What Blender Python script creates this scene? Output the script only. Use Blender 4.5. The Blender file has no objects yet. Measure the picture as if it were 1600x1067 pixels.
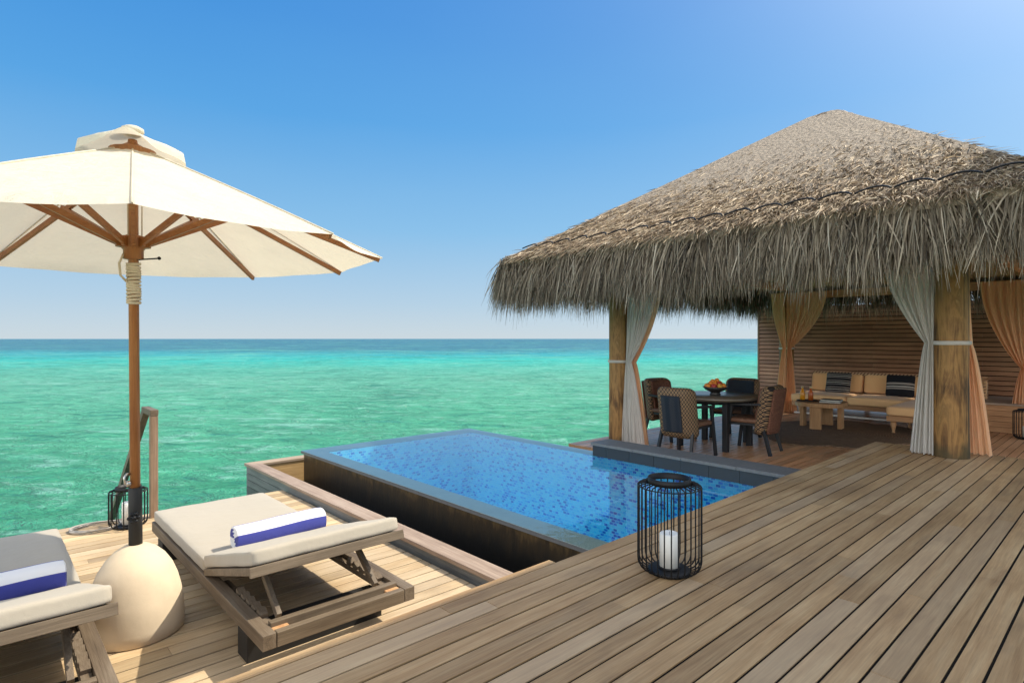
import bpy, math, random
import numpy as np
from mathutils import Vector, Matrix
random.seed(7)
rng = np.random.default_rng(11)
S = bpy.context.scene
COL = S.collection
R = math.radians
PI = math.pi

# ------------------------------------------------------------------ camera
cam = bpy.data.cameras.new('camera')
cam.sensor_width = 36.0
cam.lens = 912 / 1600 * 36
cam.shift_y = -4.5 / 1600
cam.clip_start = .05
cam.clip_end = 20000
co = bpy.data.objects.new('camera', cam)
COL.objects.link(co)
co.location = (0, 0, 1.1)
co.rotation_euler = (R(90), 0, R(47.45 - 90))
S.camera = co

# ------------------------------------------------------------------ sky, sun, exposure
SUN = Vector((.80, -.39, 1.0)).normalized()
EL = math.asin(SUN.z)
AZ = math.atan2(SUN.x, SUN.y)
W = bpy.data.worlds.new('World')
S.world = W
W.use_nodes = True
wn = W.node_tree
wn.nodes.clear()
def wnode(typ, **kw):
    n = wn.nodes.new('ShaderNode' + typ)
    for k, v in kw.items(): setattr(n, k, v)
    return n
def wlink(a, b): wn.links.new(a, b)
sky = wnode('TexSky')
sky.sky_type = 'NISHITA'
sky.sun_disc = False
sky.sun_elevation = EL
sky.sun_rotation = AZ
sky.dust_density = 0.3
sky.ozone_density = 3.0
# hazy tropical sky: blue overhead, milky at the horizon, brighter round the sun
wc = wnode('TexCoord')
nv = wnode('VectorMath', operation='NORMALIZE'); wlink(wc.outputs['Generated'], nv.inputs[0])
sx = wnode('SeparateXYZ'); wlink(nv.outputs[0], sx.inputs[0])
gr = wnode('ValToRGB')
cr = gr.color_ramp
STOPS = [(0.0, (.345, .40, .435)), (.06, (.265, .365, .455)), (.18, (.145, .305, .475)), (.34, (.058, .22, .455)), (.50, (.03, .165, .42)), (1.0, (.045, .15, .35))]
for i, (p, c) in enumerate(STOPS):
    e = cr.elements[i] if i < 2 else cr.elements.new(p)
    e.position = p; e.color = (*c, 1)
sn = wnode('TexNoise'); sn.inputs['Scale'].default_value = 2.6; sn.inputs['Detail'].default_value = 5
sm = wnode('VectorMath', operation='MULTIPLY'); wlink(nv.outputs[0], sm.inputs[0]); sm.inputs[1].default_value = (1, 1, 4.5); wlink(sm.outputs[0], sn.inputs['Vector'])
sa = wnode('Math', operation='MULTIPLY_ADD'); wlink(sn.outputs['Fac'], sa.inputs[0]); sa.inputs[1].default_value = -.10; sa.inputs[2].default_value = .05
sb = wnode('Math', operation='MULTIPLY_ADD'); wlink(sx.outputs[2], sb.inputs[0]); wlink(sa.outputs[0], sb.inputs[1]); wlink(sx.outputs[2], sb.inputs[2])
wlink(sb.outputs[0], gr.inputs[0])
dt_ = wnode('VectorMath', operation='DOT_PRODUCT'); wlink(nv.outputs[0], dt_.inputs[0]); dt_.inputs[1].default_value = SUN
dm = wnode('Math', operation='MAXIMUM'); wlink(dt_.outputs['Value'], dm.inputs[0]); dm.inputs[1].default_value = 0
tot = None
for pw, amp in ((2, .09), (10, 1.2), (60, 6.0)):
    p_ = wnode('Math', operation='POWER'); wlink(dm.outputs[0], p_.inputs[0]); p_.inputs[1].default_value = pw
    m_ = wnode('Math', operation='MULTIPLY'); wlink(p_.outputs[0], m_.inputs[0]); m_.inputs[1].default_value = amp
    if tot is None: tot = m_
    else:
        a_ = wnode('Math', operation='ADD'); wlink(tot.outputs[0], a_.inputs[0]); wlink(m_.outputs[0], a_.inputs[1]); tot = a_
# added warm fill in the unseen sky, lifting the pavilion interior and shaded faces
db = wnode('VectorMath', operation='DOT_PRODUCT'); wlink(nv.outputs[0], db.inputs[0]); db.inputs[1].default_value = Vector((-.95, -.28, .12)).normalized()
dbm = wnode('Math', operation='MAXIMUM'); wlink(db.outputs['Value'], dbm.inputs[0]); dbm.inputs[1].default_value = 0
dbp = wnode('Math', operation='POWER'); wlink(dbm.outputs[0], dbp.inputs[0]); dbp.inputs[1].default_value = 1.8
dba = wnode('Math', operation='MULTIPLY'); wlink(dbp.outputs[0], dba.inputs[0]); dba.inputs[1].default_value = 1.45
a_ = wnode('Math', operation='ADD'); wlink(tot.outputs[0], a_.inputs[0]); wlink(dba.outputs[0], a_.inputs[1]); tot = a_
glow = wnode('Mix', data_type='RGBA'); glow.inputs[6].default_value = (0, 0, 0, 1); glow.inputs[7].default_value = (1.0, .90, .74, 1)
glow.clamp_factor = False
wlink(tot.outputs[0], glow.inputs[0])
ad = wnode('Mix', data_type='RGBA', blend_type='ADD'); ad.inputs[0].default_value = 1
wlink(gr.outputs[0], ad.inputs[6]); wlink(glow.outputs[2], ad.inputs[7])
nb_ = wnode('Mix', data_type='RGBA', blend_type='ADD'); nb_.inputs[0].default_value = .003
wlink(ad.outputs[2], nb_.inputs[6]); wlink(sky.outputs[0], nb_.inputs[7])
bg = wnode('Background')
bg.inputs['Strength'].default_value = 1.0
wo = wnode('OutputWorld')
wlink(nb_.outputs[2], bg.inputs['Color'])
wlink(bg.outputs[0], wo.inputs['Surface'])
sl = bpy.data.lights.new('sun', 'SUN')
sl.energy = 3.4
sl.angle = R(.5)
sl.color = (1.0, .92, .78)
so = bpy.data.objects.new('sun', sl)
COL.objects.link(so)
so.rotation_euler = SUN.to_track_quat('Z', 'Y').to_euler()
S.view_settings.view_transform = 'Standard'
S.view_settings.look = 'None'
S.view_settings.exposure = .74
S.view_settings.gamma = 1
S.cycles.max_bounces = 12
S.cycles.diffuse_bounces = 8
S.cycles.glossy_bounces = 4
S.cycles.transparent_max_bounces = 16

# ------------------------------------------------------------------ node helpers
class NT:
    def __init__(s, name):
        s.m = bpy.data.materials.new(name)
        s.m.use_nodes = True
        s.t = s.m.node_tree
        s.t.nodes.clear()
        s.out = s.n('OutputMaterial')
    def n(s, typ, **kw):
        nd = s.t.nodes.new('ShaderNode' + typ)
        for k, v in kw.items():
            setattr(nd, k, v)
        return nd
    def set(s, sock, v):
        if isinstance(v, bpy.types.NodeSocket):
            s.t.links.new(v, sock)
        elif v is not None:
            if isinstance(v, (tuple, list)) and len(v) == 3 and sock.type == 'RGBA':
                v = (*v, 1)
            sock.default_value = v
    def math(s, op, a, b=None, c=None, clamp=False):
        nd = s.n('Math', operation=op, use_clamp=clamp)
        s.set(nd.inputs[0], a)
        if b is not None: s.set(nd.inputs[1], b)
        if c is not None: s.set(nd.inputs[2], c)
        return nd.outputs[0]
    def mix(s, f, a, b, typ='MIX'):
        nd = s.n('Mix', data_type='RGBA', blend_type=typ)
        s.set(nd.inputs[0], f); s.set(nd.inputs[6], a); s.set(nd.inputs[7], b)
        return nd.outputs[2]
    def coord(s, kind='Object', scale=(1, 1, 1), rot=(0, 0, 0), loc=(0, 0, 0)):
        if kind == 'World':
            o = s.n('NewGeometry').outputs['Position']
        else:
            o = s.n('TexCoord').outputs[kind]
        mp = s.n('Mapping')
        mp.inputs['Scale'].default_value = scale
        mp.inputs['Rotation'].default_value = rot
        mp.inputs['Location'].default_value = loc
        s.t.links.new(o, mp.inputs['Vector'])
        return mp.outputs[0]
    def noise(s, vec, scale=5, detail=4, rough=.55, dist=0):
        nd = s.n('TexNoise')
        s.set(nd.inputs['Vector'], vec)
        nd.inputs['Scale'].default_value = scale
        nd.inputs['Detail'].default_value = detail
        nd.inputs['Roughness'].default_value = rough
        nd.inputs['Distortion'].default_value = dist
        return nd.outputs['Fac']
    def ramp(s, f, stops, interp='LINEAR'):
        nd = s.n('ValToRGB')
        cr = nd.color_ramp
        cr.interpolation = interp
        while len(cr.elements) > 1: cr.elements.remove(cr.elements[-1])
        for i, (p, c) in enumerate(stops):
            e = cr.elements[0] if i == 0 else cr.elements.new(p)
            e.position = p
            c = (c, c, c) if isinstance(c, (int, float)) else c
            e.color = (*c[:3], 1)
        s.set(nd.inputs[0], f)
        return nd.outputs[0]
    def bump(s, h, strength=.3, dist=.01, normal=None):
        nd = s.n('Bump')
        nd.inputs['Strength'].default_value = strength
        nd.inputs['Distance'].default_value = dist
        s.set(nd.inputs['Height'], h)
        if normal is not None: s.set(nd.inputs['Normal'], normal)
        return nd.outputs[0]
    def attr(s, name='tone'):
        return s.n('Attribute', attribute_name=name).outputs['Fac']
    def bsdf(s, color, rough=.6, normal=None, spec=.5, metal=0, sheen=0):
        p = s.n('BsdfPrincipled')
        s.set(p.inputs['Base Color'], color)
        s.set(p.inputs['Roughness'], rough)
        s.set(p.inputs['Specular IOR Level'], spec)
        s.set(p.inputs['Metallic'], metal)
        if sheen: s.set(p.inputs['Sheen Weight'], sheen)
        if normal is not None: s.set(p.inputs['Normal'], normal)
        return p.outputs[0]
    def done(s, sh):
        s.t.links.new(sh, s.out.inputs['Surface'])
        return s.m

def wood(name, dark, mid, light, axis=0, rough=.6, tone=False, scale=1.0, spec=.35, tonelo=.7, tonehi=1.25, kind='Object', stain=None, bump=.35):
    t = NT(name)
    sc = [28 * scale] * 3
    sc[axis] = 1.6 * scale
    v = t.coord(kind, tuple(sc))
    g = t.noise(v, 1.0, 6, .65, .6)
    sc2 = [150 * scale] * 3
    sc2[axis] = 5 * scale
    fine = t.noise(t.coord(kind, tuple(sc2)), 1.0, 3, .6)
    big = t.noise(t.coord(kind), 1.7 * scale, 4, .6)
    f = t.math('ADD', t.math('MULTIPLY', g, .6), t.math('MULTIPLY', big, .4))
    c = t.ramp(f, [(.3, dark), (.5, mid), (.7, light)])
    c = t.mix(.35, c, t.ramp(fine, [(.3, .25), (.7, 1.0)]), 'MULTIPLY')
    if tone:
        a = t.attr()
        k = t.math('ADD', t.math('MULTIPLY', a, tonehi - tonelo), tonelo)
        cc = t.n('CombineColor')
        for i in range(3): t.set(cc.inputs[i], k)
        c = t.mix(1.0, c, cc.outputs[0], 'MULTIPLY')
        if stain:
            c = t.mix(t.ramp(t.math('FRACT', t.math('MULTIPLY', a, 7.31)), [(.55, 0.0), (1.0, .35)]), c, stain)
    if kind == 'World' and tone:
        st = t.noise(t.coord(kind, (1.2, 3.5, 3.5)), 1.0, 5, .65)
        c = t.mix(t.ramp(st, [(.53, 0.0), (.72, .38)]), c, (.08, .06, .045))
    h = t.math('ADD', g, fine)
    return t.done(t.bsdf(c, rough, t.bump(h, bump, .004), spec))

def fabric(name, col, weave=260, rough=.9, bump=.25, var=.1):
    t = NT(name)
    n1 = t.noise(t.coord('Object'), 3, 4)
    n2 = t.noise(t.coord('Object', (weave, weave, weave)), 1, 2)
    lo = tuple(x * (1 - var) for x in col)
    hi = tuple(min(1, x * (1 + var)) for x in col)
    c = t.mix(t.math('ADD', t.math('MULTIPLY', n1, .6), t.math('MULTIPLY', n2, .4)), lo, hi)
    wr = t.noise(t.coord('Object'), 7, 3)
    nb = t.bump(wr, .25, .03)
    return t.done(t.bsdf(c, rough, t.bump(n2, bump, .003, nb), .2, 0, .15))

def cloth(name, col, trans=.45):
    t = NT(name)
    n = t.noise(t.coord('Object', (1, 1, 1)), 6, 4)
    wv = t.noise(t.coord('Object', (300, 300, 300)), 1, 2)
    c = t.mix(n, tuple(x * .92 for x in col), tuple(min(1, x * 1.05) for x in col))
    d = t.n('BsdfDiffuse'); t.set(d.inputs[0], c)
    wk = t.noise(t.coord('Object', (4, 9, 2)), 1.5, 4, .6, 1.2)
    nb = t.bump(t.math('ADD', t.math('ADD', n, t.math('MULTIPLY', wk, 1.2)), t.math('MULTIPLY', wv, .1)), .6, .03)
    t.set(d.inputs['Normal'], nb)
    tr = t.n('BsdfTranslucent'); t.set(tr.inputs[0], c)
    mx = t.n('MixShader'); mx.inputs[0].default_value = trans
    t.t.links.new(d.outputs[0], mx.inputs[1]); t.t.links.new(tr.outputs[0], mx.inputs[2])
    return t.done(mx.outputs[0])

def plain(name, col, rough=.5, spec=.5, metal=0, var=.15, nscale=12, bump=.15):
    t = NT(name)
    n = t.noise(t.coord('Object'), nscale, 5)
    c = t.mix(n, tuple(x * (1 - var) for x in col), tuple(min(1, x * (1 + var)) for x in col))
    return t.done(t.bsdf(c, rough, t.bump(n, bump, .005), spec, metal))

# ------------------------------------------------------------------ materials
M = {}
M['deck'] = wood('weathered_deck_wood', (.27, .152, .064), (.415, .262, .124), (.53, .37, .195), 0, .58, True, 1, .35, .84, 1.12, 'World', (.48, .385, .27))
M['deck_low'] = wood('bleached_deck_wood', (.42, .28, .145), (.58, .42, .24), (.68, .53, .335), 0, .6, True, 1, .3, .72, 1.15, 'World', (.55, .45, .33))
M['deck_pav'] = wood('brown_deck_wood', (.42, .19, .08), (.66, .34, .165), (.78, .46, .25), 0, .36, True, 1, .7, .75, 1.2, 'World', (.50, .33, .20))
M['curb'] = wood('curb_wood_along', (.20, .14, .10), (.37, .27, .20), (.50, .39, .30), 1, .6)
M['curb_x'] = wood('curb_wood_across', (.22, .16, .11), (.42, .32, .22), (.56, .45, .33), 0, .6)
M['siding'] = wood('shaded_grey_siding_wood', (.10, .10, .10), (.18, .18, .175), (.27, .26, .25), 1, .6, True)  # shade of the left face put into the grey of this timber
M['siding_x'] = wood('sunlit_amber_siding_wood', (.30, .18, .07), (.44, .28, .12), (.55, .37, .17), 0, .6, True)  # same timber on the far arm, warm sunlight put into the tone
M['wall'] = wood('screen_wall_wood', (.22, .10, .05), (.38, .185, .098), (.52, .275, .15), 1, .5, True, 1, .45, .75, 1.2)
M['teak'] = wood('grey_teak', (.085, .058, .036), (.17, .125, .082), (.27, .215, .155), 1, .6)
M['teak_x'] = wood('grey_teak_across', (.085, .058, .036), (.165, .122, .078), (.26, .20, .14), 0, .6)
M['teak_z'] = wood('rail_teak', (.17, .11, .07), (.30, .20, .13), (.42, .30, .21), 2, .6)
M['pole'] = wood('varnished_pole', (.22, .075, .02), (.40, .155, .045), (.52, .24, .08), 2, .38, False, 1.5, .5)
M['rib'] = wood('varnished_rib', (.23, .075, .02), (.38, .145, .042), (.48, .21, .07), 0, .4, False, 1.5, .5)
M['sofa_wood'] = wood('oiled_sofa_wood', (.34, .16, .07), (.54, .29, .14), (.66, .40, .21), 1, .5)
M['table_wood'] = wood('oiled_table_wood', (.38, .18, .075), (.58, .32, .15), (.70, .43, .22), 2, .5)
M['brown_seat'] = wood('brown_seat', (.10, .05, .03), (.20, .10, .06), (.28, .15, .09), 0, .5)
M['tabletop'] = plain('dark_tabletop', (.14, .115, .09), .3, .8)
M['black_wood'] = plain('black_stained_wood', (.012, .013, .016), .5, .5)
M['black_metal'] = plain('black_lantern_metal', (.007, .007, .008), .5, .3)
M['plinth'] = plain('black_plinth', (.018, .017, .016), .6, .4)
M['cushion'] = fabric('sand_cushion', (.39, .345, .275), 420, .9, .15)
M['cushion_sofa'] = fabric('tan_sofa_cushion', (.82, .50, .25))
M['towel_white'] = fabric('white_terry', (.82, .82, .84), 420, .95, .8, .04)
M['towel_blue'] = fabric('blue_terry', (.055, .065, .31), 420, .95, .8, .25)
M['canopy'] = cloth('cream_canvas', (.78, .71, .57), .34)
M['sheer'] = cloth('white_sheer', (.80, .78, .74), .5)
M['drape'] = cloth('tan_drape', (.95, .64, .40), .5)
M['rope'] = fabric('cream_rope', (.62, .52, .38), 500)
M['rope_grey'] = fabric('grey_rope', (.36, .33, .29), 500)
M['brass'] = plain('steel_fitting', (.55, .52, .48), .3, .5, 1)
M['base'] = plain('cast_stone_dome', (.60, .485, .34), .8, .25, 0, .16, 9, .6)
M['candle'] = plain('wax_candle', (.80, .79, .74), .5, .4, 0, .03)
M['coping'] = plain('grey_stone_coping', (.13, .13, .125), .5, .5, 0, .35, 30)
M['bowl'] = plain('dark_bowl', (.02, .018, .017), .4)
M['paper'] = plain('book_paper', (.7, .68, .62), .8)
M['book_a'] = plain('slate_book_cover', (.045, .07, .09), .4)
M['book_b'] = plain('black_book_cover', (.015, .017, .02), .4)
M['tray'] = plain('black_tray', (.012, .011, .011), .4)
M['juice_a'] = plain('orange_juice', (.75, .30, .02), .15, .6)
M['juice_b'] = plain('red_juice', (.50, .11, .02), .15, .6)
M['cork'] = plain('bottle_cap', (.55, .42, .22), .6)
for nm, c in dict(orange=(.72, .24, .03), apple_red=(.40, .04, .03), lime=(.22, .33, .04), mango=(.65, .36, .05), dark=(.05, .025, .03)).items():
    M['fruit_' + nm] = plain('fruit_skin_' + nm, c, .4, .5, 0, .2, 30)

t = NT('pillar_log')
g = t.noise(t.coord('Object', (7, 7, .8)), 1.4, 6, .65, 1.6)
b = t.noise(t.coord('Object'), 2.2, 4)
c = t.ramp(t.math('ADD', t.math('MULTIPLY', g, .65), t.math('MULTIPLY', b, .35)), [(.36, (.04, .02, .007)), (.43, (.16, .078, .024)), (.50, (.31, .165, .052)), (.56, (.20, .105, .033)), (.64, (.42, .25, .09))])
kn = t.n('TexVoronoi'); t.set(kn.inputs['Vector'], t.coord('Object', (3.2, 3.2, 1.5))); kn.inputs['Scale'].default_value = 1
c = t.mix(t.ramp(kn.outputs['Distance'], [(.03, .85), (.14, 0.0)]), c, (.04, .022, .01))
crk = t.noise(t.coord('Object', (16, 16, .5)), 1.0, 3, .5, .8)
c = t.mix(t.ramp(crk, [(.36, .9), (.40, 0.0)]), c, (.035, .02, .008))
pz = t.n('SeparateXYZ'); t.set(pz.inputs[0], t.coord('Object'))
pn = t.noise(t.coord('Object', (5, 5, 3)), 1, 4)
c = t.mix(t.ramp(t.math('SUBTRACT', pn, t.math('MULTIPLY', pz.outputs[2], 1.5)), [(.18, 0.0), (.42, .8)]), c, (.045, .04, .018))
M['pillar'] = t.done(t.bsdf(c, .6, t.bump(g, .4, .01), .35))

def thatch_mat(name, stops, rough=.75):
    t = NT(name)
    n = t.noise(t.coord('World'), 1.1, 4)
    a = t.math('ADD', t.math('MULTIPLY', t.attr(), .72), t.math('MULTIPLY', n, .30))
    cl = t.ramp(a, stops)
    tl = t.n('BsdfTranslucent'); t.set(tl.inputs[0], cl)
    mx = t.n('MixShader'); mx.inputs[0].default_value = .18
    t.t.links.new(t.bsdf(cl, rough, None, .3), mx.inputs[1]); t.t.links.new(tl.outputs[0], mx.inputs[2])
    return t.done(mx.outputs[0])
M['thatch'] = thatch_mat('roof_thatch', [(.14, (.035, .022, .013)), (.38, (.24, .162, .095)), (.64, (.47, .355, .23)), (.88, (.74, .605, .425))])
M['fringe'] = thatch_mat('fringe_thatch', [(.14, (.032, .024, .017)), (.42, (.18, .143, .10)), (.72, (.385, .32, .235)), (.97, (.62, .54, .42))])
t = NT('thatch_underside')
n = t.noise(t.coord('World', (3, 30, 30)), 1, 5)
M['under'] = t.done(t.bsdf(t.ramp(n, [(.3, (.36, .20, .095)), (.7, (.68, .43, .23))]), .8, t.bump(n, .8, .03)))
t = NT('thatch_core')
n = t.noise(t.coord('World', (22, 22, 22)), 1, 5)
M['core'] = t.done(t.bsdf(t.ramp(n, [(.3, (.14, .105, .07)), (.7, (.40, .32, .23))]), .8, t.bump(n, 1, .04)))

# pool: glazed mosaic, stone, water
def mosaic(name, swz):
    t = NT(name)
    p = t.n('NewGeometry').outputs['Position']
    sp = t.n('SeparateXYZ'); t.t.links.new(p, sp.inputs[0])
    cb = t.n('CombineXYZ')
    for i, ch in enumerate(swz): t.t.links.new(sp.outputs['XYZ'.index(ch)], cb.inputs[i])
    br = t.n('TexBrick')
    t.t.links.new(cb.outputs[0], br.inputs['Vector'])
    br.inputs['Scale'].default_value = 1
    br.inputs['Brick Width'].default_value = .050
    br.inputs['Row Height'].default_value = .030
    br.inputs['Mortar Size'].default_value = .003
    br.inputs['Mortar Smooth'].default_value = .1
    br.inputs['Color1'].default_value = (0, 0, 0, 1)
    br.inputs['Color2'].default_value = (1, 1, 1, 1)
    br.inputs['Mortar'].default_value = (.5, .5, .5, 1)
    c = t.ramp(br.outputs['Color'], [(0, (.13, .72, .93)), (.3, (.22, .82, .96)), (.60, (.08, .58, .90)), (.70, (.03, .40, .82)), (.82, (.006, .22, .68)), (.92, (.004, .12, .52))], 'CONSTANT')
    c = t.mix(br.outputs['Fac'], c, (.38, .82, .95))
    return t.done(t.bsdf(c, .25, None, .5))
M['tile_xy'] = mosaic('blue_mosaic_floor', 'XYZ')
M['tile_yz'] = mosaic('blue_mosaic_side', 'YZX')
M['tile_xz'] = mosaic('blue_mosaic_end', 'XZY')

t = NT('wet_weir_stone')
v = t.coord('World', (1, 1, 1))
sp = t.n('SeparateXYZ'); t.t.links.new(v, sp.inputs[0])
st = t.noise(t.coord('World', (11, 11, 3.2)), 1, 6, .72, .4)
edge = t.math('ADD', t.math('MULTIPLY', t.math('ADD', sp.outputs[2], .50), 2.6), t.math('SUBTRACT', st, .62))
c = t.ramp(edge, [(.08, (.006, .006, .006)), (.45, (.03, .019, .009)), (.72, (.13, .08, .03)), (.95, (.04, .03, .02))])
M['weir'] = t.done(t.bsdf(c, .3, t.bump(st, .3, .01), .5))
M['weir_top'] = plain('dark_weir_cap', (.13, .135, .14), .35, .5, 0, .2, 20)
M['band'] = plain('dark_band_stone', (.009, .013, .02), .35, .5, 0, .3, 14)
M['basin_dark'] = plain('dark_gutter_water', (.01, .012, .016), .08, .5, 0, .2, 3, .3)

t = NT('clear_pool_water')
n1 = t.noise(t.coord('World', (1, 1, 1)), 3.2, 3, .5, .3)
n2 = t.noise(t.coord('World', (1, 1, 1)), 17, 2, .5)
h = t.math('ADD', t.math('MULTIPLY', n1, 1.0), t.math('MULTIPLY', n2, .10))
nb = t.bump(h, .11, .035)
fr = t.n('Fresnel'); fr.inputs['IOR'].default_value = 1.33; t.set(fr.inputs['Normal'], nb)
tr = t.n('BsdfTransparent'); tr.inputs[0].default_value = (.80, .98, 1.0, 1)
gl = t.n('BsdfGlossy'); gl.inputs['Roughness'].default_value = .02; t.set(gl.inputs['Normal'], nb)
mx = t.n('MixShader'); t.set(mx.inputs[0], t.math('MULTIPLY', fr.outputs[0], 1.8, None, True))
t.t.links.new(tr.outputs[0], mx.inputs[1]); t.t.links.new(gl.outputs[0], mx.inputs[2])
M['pool_water'] = t.done(mx.outputs[0])

# sea: reef shallows, a pale sand bar far out and the deep beyond it
t = NT('lagoon_water')
ANG = R(47.45)
rot = t.coord('World', (1, 1, 1), (0, 0, -ANG))
sp = t.n('SeparateXYZ'); t.t.links.new(rot, sp.inputs[0])
u = t.math('MAXIMUM', sp.outputs[0], 1.0)
nl = t.noise(t.coord('World', (.012, .012, 1), (0, 0, 0)), 1.0, 4, .6)
lu = t.math('LOGARITHM', t.math('MULTIPLY', u, t.math('ADD', .72, t.math('MULTIPLY', nl, .56))), 10.0)
f = t.math('DIVIDE', lu, 4.0)
c = t.ramp(f, [(.25, (.035, .30, .155)), (.36, (.075, .37, .225)), (.43, (.11, .40, .28)), (.465, (.08, .40, .30)), (.505, (.03, .44, .38)), (.535, (.025, .31, .36)), (.58, (.03, .14, .235)), (.75, (.012, .085, .18)), (1, (.02, .10, .20))])
pm = t.coord('World', (.35, 1.0, 1), (0, 0, 0))
patch = t.noise(t.coord('World', (.10, .10, 1)), 1, 5, .65, .5)
c = t.mix(t.ramp(patch, [(.50, 0.0), (.72, .55)]), c, (.035, .17, .12))
patch2 = t.noise(t.coord('World', (.055, .055, 1), (0, 0, 0), (30, 12, 0)), 1, 4, .6)
c = t.mix(t.ramp(patch2, [(.50, 0.0), (.75, .45)]), c, (.16, .52, .34))
def wave(sx, sy, turn=0.0):
    r0 = t.coord('World', (1, 1, 1), (0, 0, -ANG + turn))
    mp = t.n('VectorMath', operation='MULTIPLY'); t.set(mp.inputs[0], r0); mp.inputs[1].default_value = (sx, sy, 1)
    return mp.outputs[0]
wv, wv2, wv3 = wave(1.15, .55, .12), wave(3.8, 1.9, -.2), wave(.24, .12, .05)
w1 = t.noise(wv, 1, 6, .68, .5)
w2 = t.noise(wv2, 1, 5, .7, .4)
w3 = t.noise(wv3, 1, 4, .6, .4)
h = t.math('ADD', t.math('ADD', w1, t.math('MULTIPLY', w2, .22)), t.math('MULTIPLY', w3, 1.6))
w4 = t.noise(wave(.55, .24, .08), 1, 5, .65, .6)
rip = t.math('ADD', t.math('MULTIPLY', w1, .45), t.math('ADD', t.math('MULTIPLY', w2, .25), t.math('MULTIPLY', w4, .30)))
c = t.mix(t.ramp(rip, [(.41, .7), (.47, 0.0)]), c, (.012, .20, .15))  # shaded wave troughs put into the colour
c = t.mix(t.ramp(rip, [(.52, 0.0), (.58, .65)]), c, (.22, .50, .40))  # pale sky glints on the crests put into the colour
nb = t.bump(h, 1.0, .95)
d = t.n('BsdfDiffuse'); t.set(d.inputs[0], c); t.set(d.inputs['Normal'], nb)
gl = t.n('BsdfGlossy'); gl.inputs['Roughness'].default_value = .12; t.set(gl.inputs['Normal'], nb)
fr = t.n('Fresnel'); fr.inputs['IOR'].default_value = 1.33; t.set(fr.inputs['Normal'], nb)
mx = t.n('MixShader'); t.set(mx.inputs[0], t.math('MINIMUM', fr.outputs[0], .42))
t.t.links.new(d.outputs[0], mx.inputs[1]); t.t.links.new(gl.outputs[0], mx.inputs[2])
M['sea'] = t.done(mx.outputs[0])

# woven chair shell: rings of diamonds
t = NT('diamond_weave')
tc = t.n('TexCoord').outputs['Object']
sp = t.n('SeparateXYZ'); t.t.links.new(tc, sp.inputs[0])
uu = t.math('ADD', sp.outputs[0], t.math('MULTIPLY', sp.outputs[1], .8))
a = t.math('PINGPONG', t.math('MULTIPLY', uu, 21.0), .5)
b = t.math('PINGPONG', t.math('MULTIPLY', sp.outputs[2], 18.0), .5)
s_ = t.math('ADD', a, b)
r_ = t.math('ABSOLUTE', t.math('SUBTRACT', t.math('FRACT', t.math('MULTIPLY', s_, 2.0)), .5))
fine = t.noise(t.coord('Object', (180, 180, 180)), 1, 2)
c = t.ramp(r_, [(0, (.40, .25, .13)), (.17, (.34, .20, .10)), (.22, (.018, .015, .016)), (.5, (.018, .015, .016))])
M['weave'] = t.done(t.bsdf(c, .6, t.bump(t.math('ADD', fine, r_), .5, .01), .3))
t = NT('herringbone_panel')
sp = t.n('SeparateXYZ'); t.t.links.new(t.n('TexCoord').outputs['Object'], sp.inputs[0])
zz = t.math('SINE', t.math('MULTIPLY', t.math('ADD', t.math('MULTIPLY', t.math('PINGPONG', sp.outputs[0], .07), 1.0), sp.outputs[2]), 330.0))
M['herring'] = t.done(t.bsdf(t.ramp(zz, [(.3, (.008, .011, .018)), (.7, (.03, .04, .06))]), .55, t.bump(zz, .6, .006), .35))
t = NT('rust_weave')
n = t.noise(t.coord('Object', (90, 90, 90)), 1, 3)
M['rust'] = t.done(t.bsdf(t.ramp(n, [(.35, (.05, .02, .012)), (.65, (.24, .10, .06))]), .65, t.bump(n, .6, .006), .3))
# sofa rail: alternating cane wraps
t = NT('cane_rail')
sp = t.n('SeparateXYZ'); t.t.links.new(t.n('NewGeometry').outputs['Position'], sp.inputs[0])
q = t.math('FRACT', t.math('MULTIPLY', t.math('ADD', sp.outputs[1], sp.outputs[2]), 17.0))
M['cane'] = t.done(t.bsdf(t.ramp(q, [(0, (.62, .42, .24)), (.52, (.12, .045, .02))], 'CONSTANT'), .55))
def stripes(name, stops, freq, axis=2):
    t = NT(name)
    sp = t.n('SeparateXYZ'); t.t.links.new(t.n('TexCoord').outputs['Object'], sp.inputs[0])
    q = t.math('FRACT', t.math('ADD', t.math('MULTIPLY', sp.outputs[axis], freq), .5))
    dash = t.math('GREATER_THAN', t.math('FRACT', t.math('MULTIPLY', sp.outputs[1], 42.0)), .3)
    c = t.ramp(q, stops, 'CONSTANT')
    c = t.mix(t.math('MULTIPLY', dash, .5), (.012, .013, .018), c) if False else c
    wv = t.noise(t.coord('Object', (240, 240, 240)), 1, 2)
    return t.done(t.bsdf(c, .85, t.bump(wv, .5, .004), .2))
K, G, Wt = (.014, .015, .02), (.30, .27, .25), (.50, .47, .43)
M['pillow_a'] = stripes('thin_striped_cover', [(0, K), (.12, G), (.2, K), (.38, Wt), (.46, K), (.62, G), (.66, K), (.72, G), (.78, K)], 7.5)
M['pillow_b'] = stripes('bold_striped_cover', [(0, K), (.30, G), (.36, K), (.40, Wt), (.46, K), (.52, G), (.62, K)], 2.6)
t = NT('woven_rug')
vv = t.noise(t.coord('World', (14, 14, 14)), 1, 4)
ww = t.n('TexWave'); ww.wave_type = 'RINGS'; ww.rings_direction = 'Z'
t.set(ww.inputs['Vector'], t.coord('Object')); ww.inputs['Scale'].default_value = 8; ww.inputs['Distortion'].default_value = 3
c = t.mix(vv, (.14, .09, .055), (.32, .21, .13)); c = t.mix(t.math('MULTIPLY', ww.outputs['Fac'], .4), c, (.05, .032, .02))
M['rug'] = t.done(t.bsdf(c, .9, t.bump(ww.outputs['Fac'], .6, .01), .1))
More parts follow.
